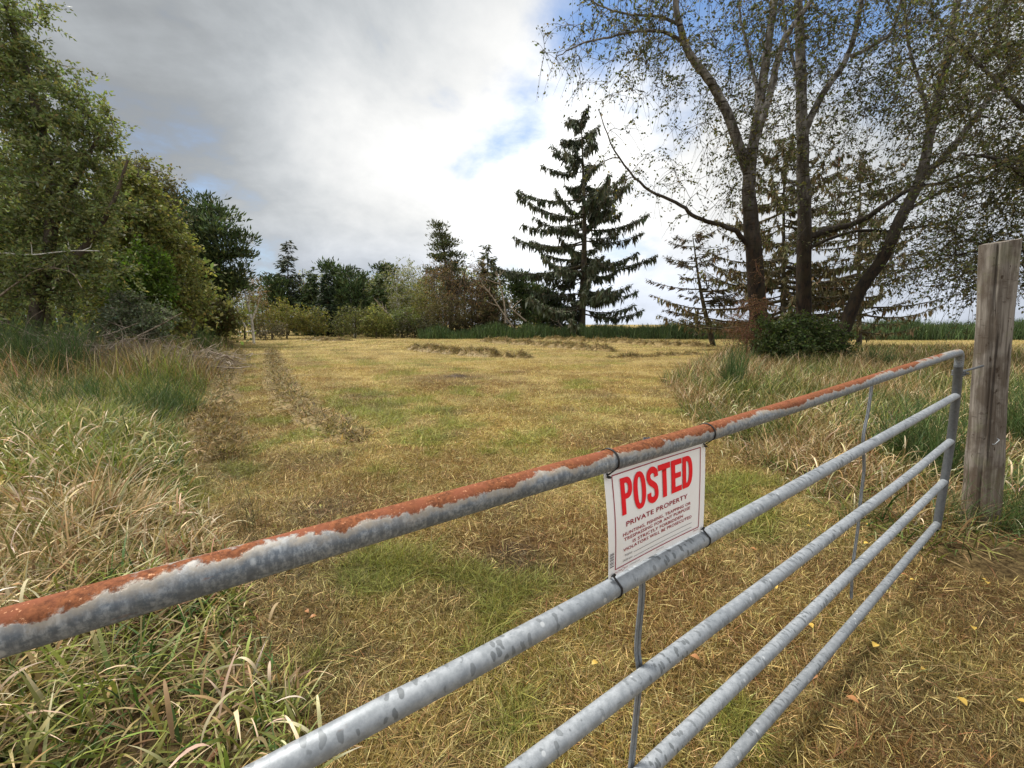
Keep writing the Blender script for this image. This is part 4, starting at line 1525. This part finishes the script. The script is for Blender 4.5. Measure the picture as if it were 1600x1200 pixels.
pine('pine_tree', 'big dark pine with rounded flat topped crown at the left end of the field', (337, 530), 30,
     [(336, 480), (340, 420), (336, 370), (330, 330), (332, 315)],
     [(334, 330, 26, 20, .9), (332, 360, 44, 22, .9), (350, 385, 32, 20, .9), (315, 395, 36, 24, .9), (350, 420, 34, 20, .8), (305, 430, 32, 22, .8), (335, 445, 50, 18, .8), (320, 475, 40, 16, .6), (370, 408, 14, 12, .5), (300, 360, 18, 16, .5)],
     82, PIN, tuft=.74, per=80, r0=.28, nl=.36)
pine('pine_tree', 'pine showing just its dark upper crown between the willow and the big pine', (285, 530), 33,
     [(282, 450), (276, 370), (272, 315)],
     [(272, 318, 14, 18, .9), (280, 350, 28, 22, 1.0), (275, 385, 34, 24, 1.0), (290, 420, 34, 26, .9)],
     100, PIN, tuft=.62, per=60, r0=.24, nl=.40)


def bare_birch():
    Y = 34
    b = at(396, 528, Y)
    b[2] = float(gz(b[0], b[1])) - .05
    T = Tree(b)
    T.limb([b] + [at(x, y, Y) for x, y in [(394, 505), (388, 478), (380, 450), (372, 430)]], .11, .03)
    T.limb([at(x, y, Y) for x, y in [(394, 500), (402, 478), (408, 455), (404, 440)]], .07, .02)
    T.limb([at(x, y, Y) for x, y in [(388, 478), (390, 455), (388, 436)]], .06, .02)
    T.grow(pick_in([(385, 445, 22, 17, 1.0), (402, 455, 12, 20, .8), (370, 450, 11, 16, .6)], 70, Y), .5, .012, .04, .4)
    g = Geo()
    twig_leaves(T, g, None, 7, .8, .11, BRN, (.5, .3, .3, .1), .2, 4)
    return finish(T, 'birch_tree', 'small white stemmed birch with rusty thinning crown left of the yellow shrubs', 'birch', g, BARK_PALE, LEAF)


bare_birch()
g = Geo()
lp = np.array([at(x, y, 36) for x, y in [(384, 512), (376, 496), (368, 478), (361, 456)]])
tube(g, spline(lp, 14), np.linspace(.08, .035, 14), 8)
tag(g.build('dead_tree', BARK_PALE, origin=lp[0], smooth=True), 'white dead trunk leaning left beside the small white stemmed birch', 'dead tree')
g = Geo()
c0, c1 = G(372, 526), G(428, 522)
lp = np.array([c0 + [0, 0, .5], c0 * .6 + c1 * .4 + [0, 0, .55], c1 + [0, 0, .35]])
tube(g, spline(lp, 12), np.linspace(.12, .16, 12), 8)
for f in (.25, .7):
    q = c0 * (1 - f) + c1 * f
    tube(g, np.array([q + [0, 0, -.05], q + [.05, 0, .5]]), .08, 6)
tag(g.build('fallen_log', BARK_PALE, origin=c0, smooth=True), 'pale fallen log propped on stubs at the far left corner of the field', 'log')

# ---- far treeline
TG = 'trees along the far edge of the field'
SH = 'shrubs along the far edge of the field'


def fshrub(label, px, py, rx, ry, Y, cols, n=110, ln=.17, base=526):
    broadleaf('leafy_shrub', label, 'shrub', (px, base), Y, [(px, py + ry * .4), (px, py)],
              [(px, py, rx, ry, 1.0), (px - rx * .5, py + ry * .35, rx * .6, ry * .7, .7), (px + rx * .5, py + ry * .35, rx * .6, ry * .7, .7)],
              n, 11, ln, cols, [1] * len(cols), r0=.1, tl=.8, droop=.2, twigs=4, group=SH, wood=False, step=.7)


fshrub('yellowest shrub, right of the small white stemmed birch', 448, 494, 34, 22, 46, YEL, 150)
fshrub('yellow green shrub in front of the dark cone shaped conifer', 492, 502, 20, 20, 47, YEL[1:], 70)
fshrub('grey olive rounded shrub right of the dark cone shaped conifer', 555, 502, 34, 22, 47, [C(.12, .115, .045), C(.10, .105, .04)], 120)
fshrub('very dark low shrub left of the brown bare twigged tree', 655, 508, 32, 20, 47, [C(.05, .05, .025), C(.07, .06, .03)], 100)
fshrub('brownish scrub at the foot of the tall pine', 702, 490, 34, 32, 48, [C(.13, .10, .05), C(.10, .09, .04)], 130)
fshrub('brown low scrub between fallen log and far shrubs', 425, 516, 24, 12, 42, [C(.11, .085, .055), C(.09, .08, .05)], 60, .13)
for a in [('rusty olive scrub behind the small white stemmed birch', 382, 482, 36, 38, 43, [C(.17, .125, .05), C(.14, .13, .045), C(.12, .11, .04)]), ('olive thicket between the big pine and the small white stemmed birch', 352, 490, 26, 30, 36, OLI),
          ('olive shrub at the foot of the dark tufted pine', 588, 500, 26, 24, 47, OLI), ('dull green shrub right of the pale dead trunk', 628, 502, 30, 22, 48, [C(.13, .15, .05), C(.10, .12, .04)]),
          ('straw brown scrub under the brown nearly bare tree', 742, 492, 36, 30, 49, [C(.17, .125, .065), C(.13, .11, .05)]), ('brown scrub at the foot of the slanting conifer', 784, 497, 28, 24, 50, [C(.15, .10, .055), C(.12, .10, .05)]),
          ('golden olive scrub left of the brown bare twigged tree', 668, 480, 30, 30, 51, [C(.19, .165, .055), C(.15, .14, .05)])]:
    fshrub(*a, 130)
conifer('conifer_tree', 'narrow sparse pointed fir, tallest of the left half of the far trees', 450, 378, 526, 62, 36, [C(.055, .068, .045), C(.045, .055, .036), C(.07, .08, .05)], droop=.15, levels=28, tw=.9, sparse=.22, irregular=.5, group=TG, per=.9)
pine('pine_tree', 'round dark pine at the left foot of the narrow fir', (432, 526), 60, [(432, 480), (430, 445)], [(430, 448, 16, 14, 1.0), (438, 475, 22, 22, 1.0)], 60, PIN, tuft=1.0, per=26, nl=.6, group=TG)
conifer('conifer_tree', 'dark conifer just right of the narrow fir', 486, 426, 526, 60, 24, PIN, levels=24, tw=.9, droop=.2, irregular=.5, group=TG)
conifer('conifer_tree', 'dark dense cone shaped conifer left of the bent topped pine', 511, 428, 526, 52, 26, [C(.026, .042, .020), C(.034, .05, .024)], levels=26, tw=.8, droop=.3, group=TG, clear=.02)
pine('pine_tree', 'bent topped thin pine with a tuft leaning over to the left', (535, 526), 56, [(533, 480), (527, 450), (516, 422), (510, 416)], [(512, 418, 9, 6, 1.0), (524, 430, 9, 6, .8), (536, 450, 20, 14, .9), (540, 475, 18, 18, .8)], 60, PIN, tuft=.9, per=24, nl=.55, r0=.2, group=TG)
pine('pine_tree', 'small tufted pine on a leaning pale trunk', (555, 526), 54, [(551, 485), (548, 455), (545, 432)], [(545, 430, 9, 8, 1.0), (550, 455, 18, 12, .8), (562, 478, 18, 18, .7)], 55, PIN, tuft=.9, per=24, nl=.55, r0=.2, group=TG, bark=BARK_PALE)
pine('pine_tree', 'dark tufted pine left of the broad yellow green tree', (572, 526), 58, [(570, 480), (566, 440)], [(565, 436, 12, 10, 1.0), (575, 455, 18, 16, 1.0), (570, 485, 22, 20, .8)], 60, PIN, tuft=.9, per=24, nl=.55, group=TG)
broadleaf('broadleaf_tree', 'broad yellow green tree with pale twiggy top in the middle of the far trees', 'tree', (622, 526), 54, [(622, 490), (620, 455), (622, 425)],
          [(610, 455, 30, 30, 1.0), (640, 450, 28, 34, 1.0), (625, 490, 46, 28, 1.0), (625, 420, 30, 12, .4), (650, 470, 24, 26, .7)], 260, 10, .2, OLI + YEL[1:2], (.3, .25, .2, .25, .2), r0=.2, tl=1.1, droop=.1, twigs=4, group=TG, wood=True, rtip=.014, bark=BARK_PALE, taper=.012)
conifer('conifer_tree', 'mid green conifer inside the broad yellow green tree', 592, 430, 526, 52, 20, [C(.075, .10, .03), C(.06, .085, .028)], levels=22, tw=.8, group=TG)
pine('pine_tree', 'pine top poking up above the broad yellow green tree', (604, 526), 64, [(604, 480), (603, 440), (602, 420)], [(602, 420, 9, 6, 1.0), (606, 432, 12, 8, 1.0), (604, 450, 14, 14, .6)], 40, PIN, tuft=.9, per=24, nl=.55, r0=.2, group=TG)
pine('pine_tree', 'tall ragged pine, highest of the far trees', (705, 526), 53, [(702, 470), (697, 420), (692, 380), (683, 350)],
     [(683, 350, 8, 6, .9), (690, 366, 14, 8, .9), (698, 380, 16, 8, .8), (684, 392, 10, 8, .6), (696, 402, 22, 12, .9), (708, 418, 20, 12, .8), (690, 425, 18, 12, .7), (704, 450, 26, 20, .8)],
     95, PIN2, tuft=.62, per=30, nl=.42, r0=.28, group=TG)
broadleaf('bare_tree', 'brown nearly bare twiggy tree leaning round the tall ragged pine', 'tree', (715, 526), 50, [(712, 490), (718, 450), (728, 420)],
          [(735, 440, 36, 34, 1.0), (690, 440, 28, 34, .8), (715, 480, 50, 34, 1.0), (755, 470, 24, 34, .8), (672, 430, 12, 22, .3)], 330, 6, .16, BRN, (.4, .3, .2, .2), r0=.2, tl=1.4, droop=.3, twigs=5, group=TG, rtip=.016, taper=.012, bark=BARK)
conifer('conifer_tree', 'slanting conifer with brown lower boughs left of the leaning dead trunks', 772, 386, 526, 52, 40, PIN2, levels=26, tw=.8, lean=-12, droop=.3, sparse=.15, irregular=.6, group=TG)
pine('pine_tree', 'windswept dark pine right of the leaning dead trunks', (822, 526), 54, [(818, 490), (812, 460), (810, 436)], [(810, 438, 11, 8, .9), (815, 452, 18, 10, .9), (825, 470, 24, 14, .9), (830, 492, 30, 14, .8)], 80, PIN, tuft=.95, per=26, nl=.55, group=TG)
pine('pine_tree', 'low windswept pine drooping right towards the lone spruce', (850, 526), 52, [(848, 495), (843, 470), (840, 448)], [(840, 449, 9, 7, .9), (848, 465, 20, 10, 1.0), (862, 482, 22, 12, .9), (856, 500, 26, 12, .8), (876, 498, 10, 12, .5)], 90, PIN2 + PIN, tuft=.95, per=26, nl=.55, group=TG)
for lb, pts in [('pale dead trunk slanting left in front of the slanting conifer', [(802, 512), (785, 488), (768, 462), (752, 442)]),
                ('grey dead trunk leaning steeply beside the slanting conifer', [(790, 505), (788, 475), (782, 448), (776, 425)]),
                ('short white dead trunk lying low at the right of the dead trunks', [(822, 502), (808, 490), (795, 478)]),
                ('pale dead trunk lying against the broad yellow green tree', [(612, 498), (602, 486), (590, 474)]),
                ('thin pale dead stem leaning out under the low windswept pine', [(888, 520), (876, 508), (868, 498)])]:
    g = Geo()
    P = spline([at(x, y, 47.5) for x, y in pts], 12)
    P[:, 2] = np.maximum(P[:, 2], .05)
    tube(g, P, np.linspace(.11, .045, 12), 7)
    for q in range(5):
        k = rng.integers(4, 11)
        e = P[k] + np.array([rng.normal() * .8, rng.normal() * .5, .3 + rng.random() * .8])
        tube(g, np.array([P[k], (P[k] + e) / 2 + rng.normal(size=3) * .1, e]), [.05, .035, .015], 4)
    tag(g.build('dead_tree', TWIG_GREY, origin=P[0], smooth=True), lb, 'dead tree', 'leaning dead trunks among the far trees')

# a wood behind the first row of far trees, read as one dark mass
g, wd_ = Geo(), Geo()
P_, S_, C_ = [], [], []
for k in range(120):
    px = rng.uniform(390, 875)
    Y = rng.uniform(62, 86)
    top = at(px, np.interp(px, [390, 430, 620, 700, 760, 830, 875], [462, 446, 446, 425, 425, 455, 480]) + rng.normal() * 9, Y)
    m = 420
    u = rng.random(m) ** .7
    r = 2.4 * (1.15 - u) + .3
    q = np.stack([top[0] + rng.normal(size=m) * r * .8, np.full(m, Y) + rng.normal(size=m) * r * .8, u * top[2]], -1)
    P_.append(q)
    C_.append(pick(m, PIN + OLI + BRN[:1], [1, 1, 1, 1, .7, .7, .5, .7, .5]) * (1 + rng.normal() * .2))
    b = np.array([top[0], Y, -.1])
    tube(wd_, np.array([b, [top[0], Y, top[2] * .5], top]), [.22, .15, .04], 6)
for k in range(70):                     # left flank behind the willows
    Y = rng.uniform(24, 60)
    px = 345 - rng.random() * 420
    top = at(px, 485 - (.25 + .75 * rng.random()) * np.interp(px, [0, 150, 250, 345], [330, 260, 150, 40]), Y)
    m = 420
    u = rng.random(m) ** .8
    r = top[2] * .28 * (1.1 - .7 * u) + .3
    q = np.stack([top[0] + rng.normal(size=m) * r * .8, np.full(m, Y) + rng.normal(size=m) * r * .8, u * top[2]], -1)
    P_.append(q)
    C_.append(pick(m, OLI + WIL[:2], [1] * 6) * (1 + rng.normal() * .15))
    tube(wd_, np.array([[top[0], Y, -.1], [top[0], Y, top[2] * .5], top]), [.2, .13, .04], 6)
P_, C_ = np.concatenate(P_), np.concatenate(C_)
leaves(g, P_, .34 * (.6 + .8 * rng.random(len(P_))), .2, jit(C_, .22))
bw = g.build('background_wood', LEAF)
bw['kind'] = 'stuff'
ow = wd_.build('trunks', BARK_DARK, bw, None, True)
ow['kind'] = 'stuff'

# ---- right side low growth
broadleaf('evergreen_bush', 'dark low evergreen bush sprawling at the foot of the birch trunks', 'bush', (1245, 566), 15.4,
          [(1245, 545), (1248, 525)], [(1215, 528, 38, 22, 1.0), (1255, 515, 45, 22, 1.1), (1290, 535, 40, 24, 1.0), (1240, 545, 55, 22, 1.0), (1320, 552, 24, 12, .5), (1275, 500, 22, 12, .5), (1195, 512, 18, 12, .5), (1238, 498, 14, 10, .3)],
          230, 14, .11, [C(.06, .09, .026), C(.085, .115, .032), C(.045, .066, .022), C(.11, .13, .036)], (1, 1, 1, .5), r0=.08, tl=.35, droop=.15, twigs=5, wd=.5)
broadleaf('bramble', 'rusty brown bramble tangle climbing the base of the leftmost birch', 'bramble', (1168, 545), 16.4,
          [(1168, 520), (1172, 490)], [(1170, 490, 18, 50, 1.0), (1158, 525, 26, 18, 1.0), (1185, 450, 14, 50, .5)],
          90, 6, .06, [C(.16, .075, .035), C(.12, .07, .035), C(.10, .085, .03)], (1, 1, .7), r0=.03, tl=.6, droop=.5, twigs=6, bark=bark_mat('bramble_stem', (.20, .10, .06), (.11, .055, .035)), rtip=.006, rmax=.02)


def broom(name, label, pts, hgt, n, cols, spread=.35, wd=.012, group=None, cat='broom bush', leaf=True, seg=4, fine=3):
    """upright wiry green stems fanning from the root"""
    pts = np.asarray(pts, float)
    b = pts.mean(0)
    g = Geo()
    k = rng.integers(0, len(pts), n)
    p = pts[k] + rng.normal(size=(n, 3)) * np.array([1, 1, 0]) * hgt * .10
    p[:, 2] = gz(p[:, 0], p[:, 1])
    az = rng.random(n) * 6.283
    hh = hgt * (.4 + .7 * rng.random(n) ** 1.3)
    th0 = np.abs(rng.normal(size=n)) * spread
    blades(g, p, hh, np.full(n, wd), th0, rng.random(n) * .35, az, jit(pick(n, cols, [1] * len(cols)), .25), seg, None, 1.6)
    # side shoots
    m = n * fine
    s = rng.integers(0, n, m)
    f = .25 + .65 * rng.random(m)
    th = th0[s]
    q = p[s] + np.stack([np.cos(az[s]) * np.sin(th) * hh[s] * f, np.sin(az[s]) * np.sin(th) * hh[s] * f, np.cos(th) * hh[s] * f * .97], -1)
    blades(g, q, hh[s] * (.18 + .34 * rng.random(m)), np.full(m, wd * .75), np.clip(th * .5 + .2 + .35 * rng.random(m), 0, 1.2), rng.random(m) * .3, rng.random(m) * 6.283, jit(pick(m, cols, [1] * len(cols)), .25), 2, None, 1.6)
    b[2] = float(gz(b[0], b[1]))
    return tag(g.build(name, GRASS, origin=b), label, cat, group)


BRO = [C(.055, .095, .028), C(.075, .12, .035), C(.042, .072, .024), C(.10, .135, .045)]
BGp = 'broom bushes in the rough grass'
broom('broom_bush', 'upright green broom bush left of the dark evergreen bush beside the field', [G(1140, 615), G(1150, 610)], 1.0, 170, BRO, .25, .012, BGp)
broom('broom_bush', 'dark tall broom at the far left edge in front of the biggest willow', [G(-30 + 22 * k, 606 - (k % 3) * 8) for k in range(9)], 1.55, 1300, BRO, .35, .012, BGp)
broom('broom_bush', 'narrow dark broom clump at the right end of the brush pile', [G(312, 575), G(322, 572), G(330, 568)], 1.3, 260, BRO, .28, .014, BGp)
broom('broom_bush', 'feathery low broom bush in the middle of the left verge', [G(205, 668), G(235, 676), G(160, 660)], .72, 300, BRO, .75, .007, BGp)
broom('broom_bush', 'feathery low broom bush beside the heap of cut grass', [G(272, 645), G(296, 655), G(250, 652)], .8, 280, BRO, .7, .007, BGp)
broom('broom_bush', 'low broom bush at the left edge of the photo below the dark tall broom', [G(40, 650), G(100, 660), G(140, 648)], .75, 330, BRO, .7, .008, BGp)
broom('broom_bush', 'broom bush behind the far end of the gate left of the post', [G(1400, 735), G(1440, 740), G(1470, 760)], .78, 520, BRO, .45, .006, BGp)
broom('broom_bush', 'broom bush at the right edge of the photo behind the post', [G(1590, 720), G(1640, 730), G(1690, 760)], 1.0, 800, BRO, .5, .006, BGp)
broom('broom_bush', 'sprawling broom around the foot of the post', [G(1600, 845), G(1640, 835), G(1560, 850), G(1495, 838)], .5, 260, BRO, .9, .004, BGp)
broom('broom_bush', 'small dark broom at the field strip left of the post', [G(1385, 580), G(1360, 575)], .8, 120, BRO, .3, .014, BGp)
broom('broom_seedling', 'single dark broom seedling standing alone on bare ground in front of the gate', [G(392, 842)], .42, 16, [C(.05, .06, .025), C(.07, .065, .03)], .10, .0035, None, 'seedling', fine=6)
HG = [C(.060, .095, .034), C(.048, .076, .028), C(.085, .12, .042)]


def hedge(label, x0, x1, yb, Y, hgt, n):
    g = Geo()
    a, b = at(x0, yb, Y), at(x1, yb, Y)
    u = rng.random(n)
    p = a * (1 - u)[:, None] + b * u[:, None]
    p[:, 1] += rng.normal(size=n) * 1.3
    p[:, 2] = 0
    hh = hgt * (.35 + .8 * fbm(p[:, 0] * .6, p[:, 1] * 0 + 3, 4, 91)) * (.35 + .75 * rng.random(n))
    blades(g, p, hh, .05 * (.6 + .8 * rng.random(n)), np.abs(rng.normal(size=n)) * .22, rng.random(n) * .4, rng.random(n) * 6.283, jit(pick(n, HG, [1, 1, .8]), .25), 3, None, 1.6)
    f = rng.random(n)
    q = p + np.stack([rng.normal(size=n) * .15, rng.normal(size=n) * .15, hh * f * .85], -1)
    leaves(g, q, .3, .07, jit(pick(n, HG, [1, 1, .8]), .25), 0, np.array([[0, 0, 1.0]]).repeat(n, 0), .5)
    return tag(g.build('broom_hedge', GRASS, origin=(a + b) / 2 * [1, 1, 0]), label, 'hedge')


hedge('long low bank of dark green broom closing the field right of the lone spruce', 905, 1200, 528, 46, 2.5, 16000)
hedge('long dark green broom bank behind the field strip on the right', 1290, 1720, 531, 44, 2.7, 20000)
hedge('strip of green broom at the foot of the leaning dead trunks', 660, 900, 527, 46.5, 1.9, 9000)

# fern at the bush
g = Geo()
fb = G(1275, 592)
for k in range(11):
    az = k * .6 + rng.random() * .4
    L = .5 + .25 * rng.random()
    u = np.linspace(0, 1, 14)[:, None]
    d = np.array([math.cos(az), math.sin(az), 0])
    P = fb + d * L * u * .8 + np.array([0, 0, 1.0]) * L * (1.2 * u - .8 * u * u)
    tube(g, P, np.linspace(.006, .002, 14), 4, (.07, .09, .025))
    for s0 in (-1, 1):
        ax = np.array([-d[1], d[0], 0]) * s0 + d * .35
        leaves(g, P[2:], .17 * np.linspace(1, .2, 12), .05, jit(np.repeat(C(.07, .10, .026)[None], 12, 0), .15), 0, np.repeat(ax[None], 12, 0), .12)
tag(g.build('fern', GRASS, origin=fb), 'green fern with arching fronds in front of the dark evergreen bush', 'fern')

# brush pile on the left
g = Geo()
bc = G(190, 590)
for k in range(360):
    u = rng.random()
    px = 70 + 270 * u
    y0 = G(px, 597 - 12 * u)
    h = .3 + 2.0 * rng.random() * (1 - .62 * u)
    st = y0 + np.array([rng.normal() * .35, rng.normal() * .7, h * .55])
    az = rng.random() * 6.283
    L = .5 + 1.1 * rng.random()
    e = st + np.array([math.cos(az) * L, math.sin(az) * L * .7, rng.normal() * .35])
    e[2] = max(e[2], .1)
    md = (st + e) / 2 + rng.normal(size=3) * .1
    r = .008 + .022 * rng.random() ** 3
    tube(g, spline([st, md, e], 6), np.linspace(r, r * .4, 6), 4, cap=False)
    for q in range(3):
        s2 = st + (e - st) * rng.random()
        e2 = s2 + rng.normal(size=3) * .22 + [0, 0, .08]
        tube(g, np.array([s2, (s2 + e2) / 2 + rng.normal(size=3) * .03, e2]), [r * .5, r * .35, .0015], 3, cap=False)
tag(g.build('brush_pile', TWIG_GREY, origin=bc), 'long grey pile of dead branches and twigs below the willows', 'brush pile')
for lb, pts, r, mt in [('short broken white branch sticking up at the left end of the brush pile', [(46, 545), (60, 560), (84, 590)], .035, BARK_PALE),
                       ('pale bare branch curving out over the left end of the brush pile', [(-10, 470), (30, 440), (65, 420), (110, 425), (128, 450)], .03, TWIG_GREY),
                       ('long pale limb hanging low across the biggest willow', [(0, 395), (50, 398), (110, 392), (155, 392)], .028, BARK_PALE),
                       ('thin grey dead branch slanting up from the right end of the brush pile', [(215, 525), (250, 508), (285, 488)], .022, TWIG_GREY),
                       ('grey forked dead branch lying over the middle of the brush pile', [(85, 520), (130, 528), (170, 522), (215, 505)], .024, TWIG_GREY)]:
    g = Geo()
    P = spline([at(x, y, 12.2) for x, y in pts], 16)
    tube(g, P, np.linspace(r, r * .4, 16), 7)
    for q in range(4):
        k = rng.integers(5, 14)
        e = P[k] + np.array([rng.normal() * .3, rng.normal() * .2, .1 + rng.random() * .25])
        tube(g, np.array([P[k], (P[k] + e) / 2 + rng.normal(size=3) * .03, e]), [r * .5, r * .35, .002], 4)
    tag(g.build('dead_branch', mt, origin=P[0], smooth=True), lb, 'dead branch', 'dead branches at the left brush pile')

# fallen leaves
LM = foliage_mat('fallen_leaf', .25, .5, .3)
LG = 'fallen leaves on the mown grass'
LEAFPX = [(1541, 921, 'y'), (1519, 993, 'y'), (1355, 830, 'y'), (1353, 857, 'y'), (1265, 988, 'y'), (929, 1050, 'y'), (1412, 909, 'o'), (1366, 1022, 'y'), (1270, 1070, 'o'), (1176, 867, 'o'), (1262, 830, 'y'), (1424, 917, 'y'),
          (1535, 915, 'y'), (480, 965, 'o'), (490, 972, 'o'), (1580, 870, 'o'), (1597, 1110, 'y'), (760, 792, 'y'), (1130, 830, 'y'), (1330, 1110, 'o'), (1440, 1060, 'y'), (1210, 930, 'y'), (1085, 1040, 'o'), (1500, 1110, 'y')]
for px, py, kd in LEAFPX:
    q = G(px, py)
    g = Geo()
    L = .011 + .010 * rng.random()
    az = rng.random() * 6.283
    u = np.linspace(0, 1, 7)
    hw = L * .36 * np.sin(math.pi * np.clip(u, .02, .98)) ** .8
    curl = .35 * L * np.sin(math.pi * u) + .008 * rng.random()
    d, s_ = np.array([math.cos(az), math.sin(az)]), np.array([-math.sin(az), math.cos(az)])
    z = gz(q[0], q[1]) + .028 + rng.random() * .012
    col = (C(.55, .37, .08) if kd == 'y' else C(.36, .17, .07)) * (.8 + .4 * rng.random())
    rows = []
    for s0 in (-1, 0, 1):
        xy = q[:2] + d * (u[:, None] - .5) * L * 2 + s_ * (hw * s0)[:, None] * 2
        rows.append(np.concatenate([xy, (z + curl + abs(s0) * hw * .5)[:, None]], 1))
    v = np.stack(rows, 1).reshape(-1, 3)
    qd = []
    for k in range(6):
        for j0 in (0, 1):
            qd.append([k * 3 + j0, k * 3 + j0 + 1, k * 3 + j0 + 4, k * 3 + j0 + 3])
    g.add(v, quads=qd, col=col)
    tag(g.build('fallen_leaf', LM, origin=(q[0], q[1], z)), 'small yellow fallen leaf lying on the mown grass' if kd == 'y' else 'small orange brown fallen leaf lying on the mown grass', 'leaf', LG)
# white scrap at the foot of the spruce
g = Geo()
q = G(882, 526)
tube(g, np.array([q + [-.3, 0, .1], q + [-.15, .05, .22], q + [.15, 0, .2], q + [.3, 0, .08]]), [.06, .14, .13, .05], 8, (.8, .8, .8))
tag(g.build('white_stone', bark_mat('pale_stone', (.7, .7, .68), (.5, .5, .48)), origin=q, smooth=True), 'small white stone at the field edge beside the lone spruce', 'stone')
